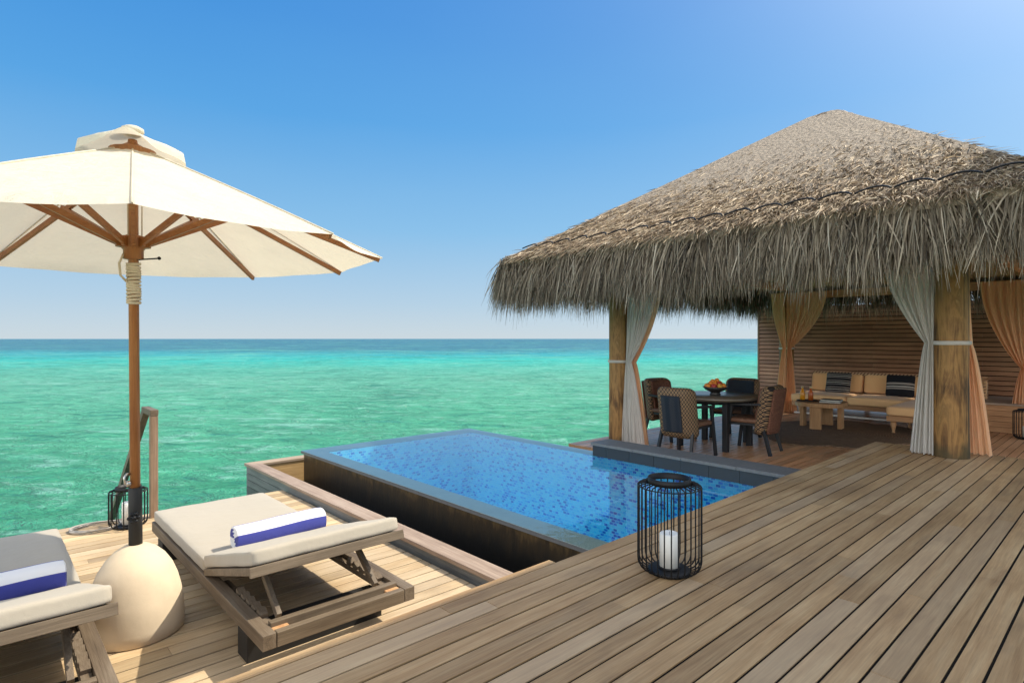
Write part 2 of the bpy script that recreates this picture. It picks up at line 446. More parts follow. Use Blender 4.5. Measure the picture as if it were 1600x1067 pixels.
M['gap'] = plain('black_gap_shade', (.008, .007, .006), .9, .1)  # flat black in place of the shade inside board and slat gaps
M['plaster'] = plain('cream_plaster', (.62, .56, .47), .8, .3)

# ------------------------------------------------------------------ mesh builder
class MB:
    def __init__(s):
        s.v, s.f, s.mi, s.sm, s.tn = [], [], [], [], []
        s.tone = None
    def add(s, vs, fs, mi=0, smooth=False, tone=None):
        o = len(s.v)
        s.v += [tuple(p) for p in vs]
        if tone is None: tone = random.random() if s.tone is None else s.tone
        s.tn += [tone] * len(vs)
        for i, f in enumerate(fs):
            s.f.append(tuple(o + k for k in f))
            s.mi.append(mi[i] if isinstance(mi, list) else mi)
            s.sm.append(smooth)
        return s
    def box(s, lo, hi, mi=0, m=None, tone=None):
        x0, y0, z0 = lo; x1, y1, z1 = hi
        vs = [(x0, y0, z0), (x1, y0, z0), (x1, y1, z0), (x0, y1, z0), (x0, y0, z1), (x1, y0, z1), (x1, y1, z1), (x0, y1, z1)]
        if m is not None: vs = [m @ Vector(p) for p in vs]
        return s.add(vs, [(0, 3, 2, 1), (4, 5, 6, 7), (0, 1, 5, 4), (1, 2, 6, 5), (2, 3, 7, 6), (3, 0, 4, 7)], mi, False, tone)
    def beam(s, p, q, w, h, mi=0, up=(0, 0, 1)):
        p, q = Vector(p), Vector(q)
        d = (q - p); L = d.length; d.normalize()
        u = Vector(up)
        if abs(d.dot(u)) > .98: u = Vector((0, 1, 0))
        sd = d.cross(u).normalized(); u = sd.cross(d).normalized()
        m = Matrix((( d.x, sd.x, u.x, p.x), (d.y, sd.y, u.y, p.y), (d.z, sd.z, u.z, p.z), (0, 0, 0, 1)))
        return s.box((0, -w / 2, -h / 2), (L, w / 2, h / 2), mi, m)
    def tube(s, pts, r, n=8, mi=0, closed=False, cap=True):
        pts = [Vector(p) for p in pts]
        N = len(pts)
        rs = r if isinstance(r, (list, tuple)) else [r] * N
        vs, fs = [], []
        up = Vector((0, 0, 1))
        prev = None
        for i, p in enumerate(pts):
            a = pts[(i - 1) % N] if (closed or i > 0) else p
            b = pts[(i + 1) % N] if (closed or i < N - 1) else p
            d = (b - a).normalized()
            if prev is None:
                t_ = up if abs(d.dot(up)) < .9 else Vector((1, 0, 0))
                u = d.cross(t_).normalized()
            else:
                u = (prev - d * prev.dot(d)).normalized()
            prev = u
            w = d.cross(u)
            for k in range(n):
                an = 2 * PI * k / n
                vs.append(p + (u * math.cos(an) + w * math.sin(an)) * rs[i])
        m = N if closed else N - 1
        for i in range(m):
            for k in range(n):
                a, b = i * n + k, i * n + (k + 1) % n
                c, e = ((i + 1) % N) * n + (k + 1) % n, ((i + 1) % N) * n + k
                fs.append((a, b, c, e))
        if cap and not closed:
            fs.append(tuple(range(n - 1, -1, -1)))
            fs.append(tuple((N - 1) * n + k for k in range(n)))
        return s.add(vs, fs, mi, True)
    def lathe(s, prof, c=(0, 0, 0), n=32, mi=0, smooth=True, capb=True, capt=True):
        vs, fs = [], []
        for (r, z) in prof:
            for k in range(n):
                a = 2 * PI * k / n
                vs.append((c[0] + r * math.cos(a), c[1] + r * math.sin(a), c[2] + z))
        for i in range(len(prof) - 1):
            for k in range(n):
                fs.append((i * n + k, i * n + (k + 1) % n, (i + 1) * n + (k + 1) % n, (i + 1) * n + k))
        if capb: fs.append(tuple(range(n - 1, -1, -1)))
        if capt: fs.append(tuple((len(prof) - 1) * n + k for k in range(n)))
        return s.add(vs, fs, mi, smooth)
    def rbox(s, c, size, r, n=8, mi=0, puff=0.0, m=None, wob=0.0):
        """a cushion-like rounded box"""
        hx, hy, hz = (x / 2 for x in size)
        vs, fs, idx = [], [], {}
        def key(p): return tuple(round(q, 5) for q in p)
        for ax in range(3):
            for sg in (-1, 1):
                g = []
                for i in range(n + 1):
                    row = []
                    for j in range(n + 1):
                        a, b = -1 + 2 * i / n, -1 + 2 * j / n
                        a = math.sin(a * PI / 2) * .5 + a * .5; b = math.sin(b * PI / 2) * .5 + b * .5
                        p = [0, 0, 0]; p[ax] = sg; p[(ax + 1) % 3] = a; p[(ax + 2) % 3] = b
                        kk = key(p)
                        if kk not in idx:
                            q = Vector((p[0] * hx, p[1] * hy, p[2] * hz))
                            inn = Vector((max(-hx + r, min(hx - r, q.x)), max(-hy + r, min(hy - r, q.y)), max(-hz + r, min(hz - r, q.z))))
                            dd = q - inn
                            if dd.length > 1e-9: q = inn + dd.normalized() * r
                            q.z += puff * (1 - p[0] ** 2) * (1 - p[1] ** 2) * p[2]
                            if wob: q += Vector((math.sin(q.y * 31 + q.z * 17), math.sin(q.x * 27 + 1), math.sin(q.x * 23 + q.y * 19))) * wob
                            q += Vector(c)
                            if m is not None: q = m @ q
                            idx[kk] = len(vs); vs.append(q)
                        row.append(idx[kk])
                    g.append(row)
                for i in range(n):
                    for j in range(n):
                        q = (g[i][j], g[i + 1][j], g[i + 1][j + 1], g[i][j + 1])
                        fs.append(q if sg > 0 else q[::-1])
        return s.add(vs, fs, mi, True)
    def sphere(s, c, r, n=12, mi=0, sq=1.0):
        prof = [(max(1e-4, r * math.sin(PI * i / n)), -r * sq * math.cos(PI * i / n)) for i in range(n + 1)]
        return s.lathe(prof, c, n + 4, mi, True, False, False)
    def build(s, name, mats, parent=None, bevel=0, kind=None, loc=None):
        me = bpy.data.meshes.new(name)
        vs = s.v
        if loc is not None: vs = [(p[0] - loc[0], p[1] - loc[1], p[2] - loc[2]) for p in vs]
        me.from_pydata(vs, [], s.f)
        for m in (mats if isinstance(mats, list) else [mats]): me.materials.append(M[m])
        me.polygons.foreach_set('material_index', s.mi)
        me.polygons.foreach_set('use_smooth', s.sm)
        at = me.attributes.new('tone', 'FLOAT', 'POINT')
        at.data.foreach_set('value', s.tn)
        me.update()
        o = bpy.data.objects.new(name, me)
        COL.objects.link(o)
        if loc is not None: o.location = loc
        if parent is not None: o.parent = parent
        if kind: o['kind'] = kind
        if bevel:
            b = o.modifiers.new('bevel', 'BEVEL'); b.width = bevel; b.segments = 2; b.limit_method = 'ANGLE'; b.angle_limit = R(40)
        return o

def tag(o, label, cat, group=None):
    o['label'] = label; o['category'] = cat
    if group: o['group'] = group
    return o
def thing(name, label, cat, loc=(0, 0, 0), rz=0, group=None):
    o = bpy.data.objects.new(name, None)
    COL.objects.link(o); o.location = loc; o.rotation_euler = (0, 0, rz)
    o.empty_display_size = .1
    return tag(o, label, cat, group)
def dup(root, loc, rz=0, label=None):
    def cp(o, par):
        c = o.copy(); COL.objects.link(c)
        if par is not None: c.parent = par
        for ch in list(o.children): cp(ch, c)
        return c
    r = cp(root, None)
    r.location = loc; r.rotation_euler = (0, 0, rz)
    if label: r['label'] = label
    return r

LOW = -.40      # lower decks
SEA = -2.6
WL = -.19       # pool water level

# ------------------------------------------------------------------ setting: sea and decks
mb = MB()
mb.add([(-9000, -9000, SEA), (9000, -9000, SEA), (9000, 9000, SEA), (-9000, 9000, SEA)], [(0, 1, 2, 3)])
mb.build('sea', 'sea', kind='structure')

def boards(mb, x0, x1, y0, y1, z, pitch, gap=.0095, th=.028, lens=(1.4, 3.2), first=None):
    y = y1
    k = 0
    while y > y0 + .01:
        w = pitch - gap
        x = x0 - random.random() * 1.5
        while x < x1:
            L = random.uniform(*lens)
            a, b = max(x, x0), min(x + L - .002, x1)
            if b - a > .03:
                ch = .0015
                dz = random.uniform(-.0012, .0012)
                ya, yb = y - w, y
                if k == 0 and first and a < first[0]:
                    pass
                pr = [(ya, z - th), (yb, z - th), (yb, z - ch), (yb - ch, z), (ya + ch, z), (ya, z - ch)]
                vs = [(a, p[0], p[1] + dz) for p in pr] + [(b, p[0], p[1] + dz) for p in pr]
                fs = [tuple(range(5, -1, -1)), tuple(range(6, 12))] + [(i, (i + 1) % 6, 6 + (i + 1) % 6, 6 + i) for i in range(6)]
                mb.add(vs, [f[::-1] for f in fs], 0, False, random.random())
            x += L
        y -= pitch
        k += 1

mb = MB()
boards(mb, -3.0, 7.08, -1.3, 1.97, 0, .0899)
mb.box((-3.0, 1.973, -.03), (2.10, 2.015, 0), 0, None, .62)          # narrow edging board up to the notch
mb.box((-3.0, 1.945, -.39), (2.10, 1.965, -.034), 0, None, .3)        # riser
mb.box((7.062, -1.3, -.385), (7.078, 1.94, -.034), 0, None, .3)
mb.box((-3.0, -1.3, -.08), (7.05, 1.935, -.0055), 1)  # black sheet just under the boards, standing in for gap shade
mb.build('upper_deck', ['deck', 'gap'], kind='structure')

mb = MB()
boards(mb, -5.0, 2.235, 1.98, 5.80, LOW, .103, .010)
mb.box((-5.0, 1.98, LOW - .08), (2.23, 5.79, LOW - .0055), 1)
mb.box((-5.0, 5.792, LOW - .22), (2.20, 5.815, LOW - .031), 0, None, .3)
mb.build('lower_deck', ['deck_low', 'gap'], kind='structure')

mb = MB()
boards(mb, 6.25, 13.9, 1.98, 5.59, LOW, .095, .010)
boards(mb, 7.095, 13.9, -1.3, 1.972, LOW, .095, .010)
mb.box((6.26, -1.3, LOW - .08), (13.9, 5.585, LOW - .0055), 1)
mb.box((6.232, 1.98, LOW - .2), (6.247, 5.59, LOW), 0, None, .2)
mb.box((6.25, 5.593, LOW - .2), (13.9, 5.61, LOW), 0, None, .2)
mb.build('pavilion_deck', ['deck_pav', 'gap'], kind='structure')

# ------------------------------------------------------------------ swimming pool
pool = thing('swimming_pool', 'infinity pool of blue mosaic with dark overflow edges', 'pool', (4, 4.2, WL))
pool_m = Matrix.Translation((-4, -4.2, -WL))
def pbuild(mb, name, mats, parent=pool, **k):
    o = mb.build(name, mats, parent, **k); o.location = (-4, -4.2, -WL); return o
X0, X1, Y0, Y1, DB = 2.965, 5.03, 1.55, 6.35, -1.05
mb = MB()
mb.add([(X0, Y0, DB), (X1, Y0, DB), (X1, Y1, DB), (X0, Y1, DB)], [(0, 1, 2, 3)], 0)
mb.add([(X1, Y0, DB), (X1, Y1, DB), (X1, Y1, WL - .004), (X1, Y0, WL - .004)], [(0, 3, 2, 1)], 1)
mb.add([(X0, Y0, DB), (X0, Y1, DB), (X0, Y1, WL - .012), (X0, Y0, WL - .012)], [(0, 1, 2, 3)], 1)
mb.add([(X0, Y1, DB), (X1, Y1, DB), (X1, Y1, WL - .012), (X0, Y1, WL - .012)], [(0, 1, 2, 3)], 2)
mb.add([(X0, Y0, DB), (X1, Y0, DB), (X1, Y0, WL + .1), (X0, Y0, WL + .1)], [(0, 3, 2, 1)], 2)
pbuild(mb, 'tiled_basin', ['tile_xy', 'tile_yz', 'tile_xz'])
# overflow walls on the left, far and part of the right side
mb = MB()
zt = WL - .010
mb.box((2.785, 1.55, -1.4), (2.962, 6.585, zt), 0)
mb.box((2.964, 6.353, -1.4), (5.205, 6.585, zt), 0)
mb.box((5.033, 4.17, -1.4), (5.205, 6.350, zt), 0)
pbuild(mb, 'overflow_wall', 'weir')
mb = MB()
mb.box((2.762, 1.55, zt + .001), (2.962, 6.61, zt + .005), 0)
mb.box((2.964, 6.352, zt + .001), (5.225, 6.61, zt + .005), 0)
mb.box((5.033, 4.17, zt + .001), (5.225, 6.350, zt + .005), 0)
mb.box((2.760, 1.55, zt - .022), (2.782, 6.61, zt), 0)
mb.box((2.784, 6.588, zt - .022), (5.225, 6.61, zt), 0)
pbuild(mb, 'overflow_lip', 'weir_top')
mb = MB()
yy = 4.155
for k in range(9):
    a = yy - .30 if k else yy - .19
    mb.box((5.026, a + .003, WL - .003), (5.30, yy, -.078), 0)
    yy = a
pbuild(mb, 'waterline_band', 'band')
mb = MB(); mb.box((5.032, 1.6, -1.4), (5.30, 4.15, WL - .006), 0); pbuild(mb, 'side_wall', 'band')
mb = MB()
yy = 4.17
for k in range(5):
    mb.box((5.005, yy - .557, -.076), (5.335, yy, -.046), 0)
    yy -= .56
pbuild(mb, 'coping', 'coping', bevel=.003)
mb = MB()
mb.add([(2.759, 1.56, WL), (5.024, 1.56, WL), (5.024, 4.18, WL), (5.226, 4.18, WL), (5.226, 6.612, WL), (2.759, 6.612, WL)], [(0, 1, 2, 3, 4, 5)])
mb.build('pool_water', 'pool_water', kind='structure')
# timber surround with the gutter inside it
sur = thing('pool_surround', 'low weathered timber surround along the pool overflow gutter', 'pool surround', (2.3, 4.5, LOW))
def sbuild(mb, name, mats, **k):
    o = mb.build(name, mats, sur, **k); o.location = (-2.3, -4.5, -LOW); return o
zc = -.32
mb = MB()
mb.add([(2.255, 1.60, zc - .03), (2.405, 1.60, zc - .03), (2.405, 6.83, zc - .03), (2.255, 6.98, zc - .03), (2.255, 1.60, zc), (2.405, 1.60, zc), (2.405, 6.83, zc), (2.255, 6.98, zc)],
       [(0, 3, 2, 1), (4, 5, 6, 7), (0, 1, 5, 4), (1, 2, 6, 5), (2, 3, 7, 6), (3, 0, 4, 7)])
sbuild(mb, 'cap_rail', 'curb', bevel=.004)
mb = MB()
mb.add([(2.2565, 6.981, zc - .03), (2.4065, 6.831, zc - .03), (5.6, 6.831, zc - .03), (5.6, 6.981, zc - .03), (2.2565, 6.981, zc), (2.4065, 6.831, zc), (5.6, 6.831, zc), (5.6, 6.981, zc)],
       [(0, 3, 2, 1), (4, 5, 6, 7), (0, 1, 5, 4), (1, 2, 6, 5), (2, 3, 7, 6), (3, 0, 4, 7)])
sbuild(mb, 'cap_rail', 'curb_x', bevel=.004)
mb = MB()
for k in range(12):
    z1 = zc - .036 - k * .075
    mb.box((2.275, 1.6, z1 - .069), (2.295, 6.962, z1), 0)
sbuild(mb, 'cladding', 'siding')
mb = MB()
for k in range(12):
    z1 = zc - .036 - k * .075
    mb.box((2.297, 6.942, z1 - .069), (5.6, 6.962, z1), 0)
sbuild(mb, 'cladding', 'siding_x')
mb = MB()
mb.box((2.360, 1.6, -1.3), (2.385, 6.84, zc - .032), 0, None, .5)
sbuild(mb, 'inner_lining', 'siding')
mb = MB()
mb.box((2.387, 6.845, -1.3), (5.6, 6.865, zc - .032), 0, None, .8)
sbuild(mb, 'inner_lining', 'siding_x')
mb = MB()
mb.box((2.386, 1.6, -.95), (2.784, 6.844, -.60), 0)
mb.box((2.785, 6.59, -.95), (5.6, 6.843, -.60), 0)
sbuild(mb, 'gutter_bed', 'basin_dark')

# ------------------------------------------------------------------ pavilion with thatched roof
pav = thing('thatched_pavilion', 'open pavilion with shaggy grey thatched hip roof on log pillars', 'pavilion', (9.55, 3.27, LOW))
def vbuild(mb, name, mats, parent=pav, **k):
    o = mb.build(name, mats, parent, **k)
    if parent is pav: o.location = (-9.55, -3.27, -LOW)
    return o
EX0, EX1, EY0, EY1, EZ, AZT = 5.64, 13.46, .34, 6.20, 2.25, 4.50
PX, PY = (6.71, 12.40), (5.07, 1.24)
def pillar(x, y, zb, name='pillar'):
    mb = MB()
    n, rows = 28, 26
    vs, fs = [], []
    ph = random.random() * 6
    for i in range(rows + 1):
        z = zb + (2.75 - zb) * i / rows
        for k in range(n):
            a = 2 * PI * k / n
            r = .141 - .012 * i / rows + .004 * math.sin(3 * a + ph + z) + .003 * math.sin(7 * a + 2 * z)
            vs.append((r * math.cos(a), r * math.sin(a), z - zb))
    for i in range(rows):
        for k in range(n):
            fs.append((i * n + k, i * n + (k + 1) % n, (i + 1) * n + (k + 1) % n, (i + 1) * n + k))
    mb.add(vs, fs, 0, True)
    o = mb.build(name, 'pillar', pav)
    o.location = (x - 9.55, y - 3.27, zb - LOW)
pillar(PX[0], PY[0], LOW); pillar(PX[0], PY[1], .001); pillar(PX[1], PY[0], LOW); pillar(PX[1], PY[1], LOW)
for p, q in (((6.71, 1.0, 2.0), (6.71, 5.3, 2.0)), ((12.4, 1.0, 1.98), (12.4, 5.3, 1.98)), ((6.5, 5.07, 2.14), (12.6, 5.07, 2.14)), ((6.5, 1.24, 2.14), (12.6, 1.24, 2.14))):
    mb = MB(); mb.beam(p, q, .09, .14); vbuild(mb, 'beam', 'sofa_wood', bevel=.006)
cc = (9.55, 3.27)
corners = [(EX0, EY0), (EX0, EY1), (EX1, EY1), (EX1, EY0)]
for (x, y) in corners + [((EX0 + EX1) / 2, EY0), ((EX0 + EX1) / 2, EY1), (EX0, 3.27), (EX1, 3.27)] + [(EX0 + (EX1 - EX0) * k / 6, yy) for k in (1, 2, 4, 5) for yy in (EY0, EY1)] + [(xx, EY0 + (EY1 - EY0) * k / 6) for k in (1, 2, 4, 5) for xx in (EX0, EX1)]:
    mb = MB(); mb.beam((x + (cc[0] - x) * .04, y + (cc[1] - y) * .04, EZ - .10), (cc[0], cc[1], AZT - .30), .06, .09)
    vbuild(mb, 'rafter', 'sofa_wood')
# roof core: outer slopes and inner lining
mb = MB()
def ring(ins, z): return [(x + (cc[0] - x) * ins, y + (cc[1] - y) * ins, z) for (x, y) in corners]
lv = [ring(-.015, EZ - .12), ring(-.015, EZ - .02), ring(.93, AZT - .055), ring(.985, AZT + .035)]
vs = [p for r_ in lv for p in r_]
fs = []
for i in range(3):
    for k in range(4):
        fs.append((i * 4 + (k + 1) % 4, i * 4 + k, (i + 1) * 4 + k, (i + 1) * 4 + (k + 1) % 4))
fs.append((15, 14, 13, 12))
mb.add(vs, fs, 0)
vs = ring(-.015, EZ - .121) + ring(.96, AZT - .22)
mb.add(vs, [(k, (k + 1) % 4, 4 + (k + 1) % 4, 4 + k) for k in range(4)] + [(4, 5, 6, 7)], 1)
roof = vbuild(mb, 'roof', ['core', 'under'])

def strands(name, P0, D, Nn, L, Wd, lift, droop, segs, tone, mat, parent, twist=None):
    """tapered blades in one mesh: start, direction, surface normal, length, width"""
    n = len(P0)
    Sd = np.cross(D, Nn); Sd /= np.linalg.norm(Sd, axis=1, keepdims=True) + 1e-9
    if twist is not None:
        ct, st_ = np.cos(twist)[:, None], np.sin(twist)[:, None]
        Sd = Sd * ct + Nn * st_
    ts = np.linspace(0, 1, segs + 1)
    V = np.zeros((n, segs + 1, 2, 3))
    for i, tt in enumerate(ts):
        c = P0 + D * (L * tt)[:, None] + Nn * (lift * np.sin(tt * PI * .8))[:, None]
        c[:, 2] -= droop * tt * tt
        w = Wd * (1 - .85 * tt ** 2.5) * .5
        V[:, i, 0] = c - Sd * w[:, None]
        V[:, i, 1] = c + Sd * w[:, None]
    nv = (segs + 1) * 2
    verts = V.reshape(-1, 3)
    base = (np.arange(n) * nv)[:, None, None]
    q = np.array([[2 * i, 2 * i + 1, 2 * i + 3, 2 * i + 2] for i in range(segs)])[None]
    faces = (base + q).reshape(-1, 4)
    me = bpy.data.meshes.new(name)
    me.vertices.add(len(verts)); me.vertices.foreach_set('co', verts.ravel())
    me.loops.add(faces.size); me.loops.foreach_set('vertex_index', faces.ravel().astype(np.int32))
    me.polygons.add(len(faces)); me.polygons.foreach_set('loop_start', (np.arange(len(faces)) * 4).astype(np.int32))
    me.polygons.foreach_set('loop_total', np.full(len(faces), 4, np.int32))
    me.update(calc_edges=True)
    at = me.attributes.new('tone', 'FLOAT', 'POINT')
    at.data.foreach_set('value', np.repeat(tone, nv).astype(np.float32))
    me.materials.append(M[mat])
    o = bpy.data.objects.new(name, me); COL.objects.link(o)
    if parent is not None:
        o.parent = parent
    return o

def norm(a): return a / (np.linalg.norm(a, axis=1, keepdims=True) + 1e-9)
def roof_strands(cor, apex, sides, name, parent, mat='thatch'):
    Ps, Ds, Ns = [], [], []
    for (i, n) in sides:
        a, b = np.array([*cor[i][:2], EZ if len(cor[i]) == 2 else cor[i][2]]), np.array([*cor[(i + 1) % 4][:2], EZ if len(cor[i]) == 2 else cor[i][2]])
        ap = np.array(apex)
        u = rng.random(n); v = 1 - np.sqrt(rng.random(n))
        v = np.clip(v + rng.normal(0, .01, n), -.01, .995)
        p = (a + (b - a) * u[:, None]) * (1 - v)[:, None] + ap * v[:, None]
        nr = np.cross(b - a, ap - a); nr /= np.linalg.norm(nr)
        if nr[2] < 0: nr = -nr
        e = (b - a) / np.linalg.norm(b - a)
        dn = np.cross(nr, e); dn = dn if dn[2] < 0 else -dn
        # follow the hips a little near the corners
        fan = (u - .5) * .5 + rng.normal(0, .42, n)
        if dn.dot(dn) > 0:
            d = dn[None] * np.cos(fan)[:, None] + e[None] * np.sin(fan)[:, None]
        Ps.append(p); Ds.append(d); Ns.append(np.repeat(nr[None], n, 0))
    P_, D_, N_ = np.concatenate(Ps), np.concatenate(Ds), np.concatenate(Ns)
    n = len(P_)
    D_ = norm(D_ + N_ * rng.normal(.07, .10, n)[:, None])
    P_ = P_ + N_ * rng.uniform(-.02, .025, n)[:, None]
    return strands(name, P_, D_, N_, rng.uniform(.10, .26, n), rng.uniform(.007, .017, n), rng.uniform(-.012, .026, n), rng.uniform(0, .025, n), 2, rng.random(n), mat, parent, rng.normal(0, .6, n))
o = roof_strands(corners, (cc[0], cc[1], AZT), [(0, 62000), (1, 9000), (2, 2500), (3, 12000)], 'thatch_layer', pav)
o.location = (-9.55, -3.27, -LOW)
# ragged cap at the peak
n = 2600
a_ = rng.random(n) * 2 * PI; rr = np.sqrt(rng.random(n)) * .36
P_ = np.stack([cc[0] + rr * np.cos(a_), cc[1] + rr * np.sin(a_) , AZT + .02 - rr * rr * 1.1], 1)
D_ = norm(np.stack([np.cos(a_ + rng.normal(0, .5, n)), np.sin(a_ + rng.normal(0, .5, n)), -.35 - rr * 1.2], 1))
N_ = np.tile(np.array([0, 0, 1.0]), (n, 1))
o = strands('ridge_cap', P_, D_, N_, rng.uniform(.1, .25, n), rng.uniform(.01, .02, n), rng.uniform(0, .03, n), rng.uniform(0, .05, n), 2, rng.random(n) * .7, 'thatch', pav)
o.location = (-9.55, -3.27, -LOW)

def fringe(name, a, b, out, n, parent, zroot, lmin=.50, lmax=.86, loc=None, wid=(.007, .017)):
    a, b, out = np.array(a, float), np.array(b, float), np.array(out, float)
    e = (b - a) / np.linalg.norm(b - a)
    u = rng.uniform(-.02, 1.02, n)
    inn = rng.random(n) ** 1.5 * .12
    # clumps: hanks of leaves share lean and length
    ck = np.floor(u * 46 * np.linalg.norm(b - a) / 5.86).astype(int) + 60
    clean = rng.normal(0, .16, 200)[ck % 200]; cl = rng.normal(0, .06, 200)[ck % 200]
    p = a + (b - a) * u[:, None] - out * inn[:, None]
    p[:, 2] = zroot + inn * .36 + rng.uniform(-.16, .02, n)
    p += out * (rng.random(n) * .06)[:, None]
    d = out[None] * rng.uniform(.04, .34, n)[:, None] + e[None] * (clean + rng.normal(0, .22, n))[:, None]
    d[:, 2] = -rng.uniform(.45, 1.0, n)
    # fan outward round the corners
    cf = np.clip((np.abs(u - .5) - .44) / .06, 0, 1) * np.sign(u - .5)
    d += e[None] * (cf * .12)[:, None]
    d = norm(d)
    L = rng.uniform(lmin, lmax, n) * (1 + cl) * (.47 + .09 * u if b[1] > a[1] + 2 else .52)
    nn = np.repeat(out[None], n, 0) + rng.normal(0, .35, (n, 3))
    nn = norm(nn)
    return strands(name, p, d, nn, L, rng.uniform(wid[0], wid[1], n), rng.normal(.0, .03, n), rng.uniform(.10, .36, n) * L / .45, 4, np.clip(rng.normal(.45, .27, n), 0, 1), 'fringe', parent, rng.normal(0, .8, n))
for (a, b, out, n) in (((EX0, EY0, EZ), (EX0, EY1, EZ), (-1, 0, 0), 16500), ((EX0, EY1, EZ), (EX1, EY1, EZ), (0, 1, 0), 7000),
                       ((EX1, EY1, EZ), (EX1, EY0, EZ), (1, 0, 0), 6000), ((EX1, EY0, EZ), (EX0, EY0, EZ), (0, -1, 0), 6000)):
    o = fringe('eave_fringe', a, b, out, n, pav, EZ - .02)
    o.location = (-9.55, -3.27, -LOW)
# dark lashing looped along the eaves
for (a, b, out, cnt) in (((EX0, EY0), (EX0, EY1), (-1, 0), 18), ((EX0, EY1), (EX1, EY1), (0, 1), 24), ((EX1, EY0), (EX0, EY0), (0, -1), 24)):
    mb = MB()
    a, b = Vector((*a, 0)), Vector((*b, 0)); ou = Vector((*out, 0))
    for k in range(cnt):
        pts = []
        for i in range(9):
            tt = i / 8
            q = a.lerp(b, .035 + .93 * (k + .04 + tt * .92) / cnt)
            h = math.sin(tt * PI) ** .8 * .07
            ins = .05 + h * 1.3
            pts.append(q - ou * ins + Vector((0, 0, EZ + .095 + ins * .575)))
        mb.tube(pts, .009, 5)
    vbuild(mb, 'eave_lashing', 'black_metal')

# ------------------------------------------------------------------ curtains
def curtain(name, label, mat, p_top0, p_top1, tie, p_bot0, p_bot1, nrm, folds=7, amp=.035, tie_w=.07, group='curtains tied to the pavilion pillars', band=None):
    nu, nv = 84, 44
    t0, t1, ti, b0, b1, nr = map(Vector, (p_top0, p_top1, tie, p_bot0, p_bot1, nrm))
    ax = (t1 - t0).normalized()
    i0, i1 = ti - ax * tie_w / 2, ti + ax * tie_w / 2
    vs, fs = [], []
    for j in range(nv + 1):
        v = j / nv
        for i in range(nu + 1):
            u = i / nu
            if v < .5:
                s = v / .5
                k = s ** 1.9
                l, r_ = t0.lerp(i0, k), t1.lerp(i1, k)
                l.z = r_.z = t0.z + (ti.z - t0.z) * s
            else:
                s = (v - .5) / .5
                k = s ** .75
                l, r_ = i0.lerp(b0, k), i1.lerp(b1, k)
                l.z = r_.z = ti.z + (b0.z - ti.z) * s
            p = l.lerp(r_, u)
            wd = (r_ - l).length
            am = min(amp, .02 + wd * .05)
            p += nr * am * (math.sin(2 * PI * folds * (u + .06 * math.sin(6 * u + folds) + .02 * math.sin(15 * u)) + 1.3 * math.sin(3 * v)) * (.7 + .5 * math.sin(4 * u + folds)) + .4 * math.sin(2 * PI * folds * 2.3 * u + 1))
            if v == 1: p.z += .006 * math.sin(2 * PI * folds * u)
            vs.append(p)
    for j in range(nv):
        for i in range(nu):
            a = j * (nu + 1) + i
            fs.append((a, a + 1, a + nu + 2, a + nu + 1))
    mb = MB(); mb.add(vs, fs, 0, True)
    o = mb.build(name, mat, None, loc=tuple(b0))
    tag(o, label, 'curtain', group)
    return o
def tieback(parent, c, r, z, name='tieback'):
    mb = MB()
    mb.lathe([(r, -.018), (r + .006, -.010), (r + .006, .012), (r, .018)], (c[0], c[1], z), 28, 0, True, False, False)
    o = mb.build(name, 'sheer', parent)
    o.location = tuple(-x for x in parent.location)
zt_ = 2.02
c1 = curtain('curtain', 'white sheer curtain beside the seaward log pillar near the dining chairs', 'sheer', (6.72, 4.90, zt_), (6.74, 4.45, zt_), (6.66, 4.86, .77), (6.66, 4.96, LOW + .01), (6.68, 4.62, LOW + .01), (1, 0, 0))
tieback(c1, (6.71, 5.07), .148, .78)
curtain('curtain', 'tan drape with narrow gathered hem behind the white sheer at the seaward pillar', 'drape', (6.80, 4.84, zt_), (6.80, 4.38, zt_), (6.73, 4.83, .77), (6.74, 4.84, LOW + .01), (6.76, 4.60, LOW + .01), (1, 0, 0), 5)
c3 = curtain('curtain', 'white sheer curtain on the left of the thickest nearest log pillar', 'sheer', (6.62, 1.80, zt_), (6.66, 1.36, zt_), (6.63, 1.40, 1.06), (6.66, 1.56, .01), (6.62, 1.36, .01), (1, 0, 0), 6)
tieback(c3, (6.71, 1.24), .146, 1.06)
curtain('curtain', 'peach drape peeping out low behind the right of the nearest log pillar', 'drape', (6.98, 1.30, zt_), (6.98, 1.16, zt_), (6.96, 1.16, 1.04), (6.94, 1.20, .012), (6.98, .98, .012), (1, 0, 0), 4)
c5 = curtain('curtain', 'wide tan drape gathered before the slatted wall left of the sofa', 'drape', (12.15, 4.98, zt_), (12.15, 4.22, zt_), (12.18, 4.93, .90), (12.18, 5.00, LOW + .01), (12.18, 4.78, LOW + .01), (1, 0, 0), 7)
tieback(c5, (12.4, 5.07), .146, .90)
curtain('curtain', 'narrow tan and white panel left of the wide drape by the slatted wall', 'drape', (12.05, 5.24, zt_), (12.05, 4.98, zt_), (12.1, 5.0, .90), (12.1, 5.2, LOW + .01), (12.1, 4.98, LOW + .01), (1, 0, 0), 4)
c7 = curtain('curtain', 'tan drape sweeping in from the right edge above the timber bench', 'drape', (12.1, 1.86, zt_), (12.1, 1.22, zt_), (12.15, 1.32, .62), (12.12, 1.48, -.05), (12.12, 1.22, -.05), (1, 0, 0), 7)
tieback(c7, (12.4, 1.24), .146, .62)

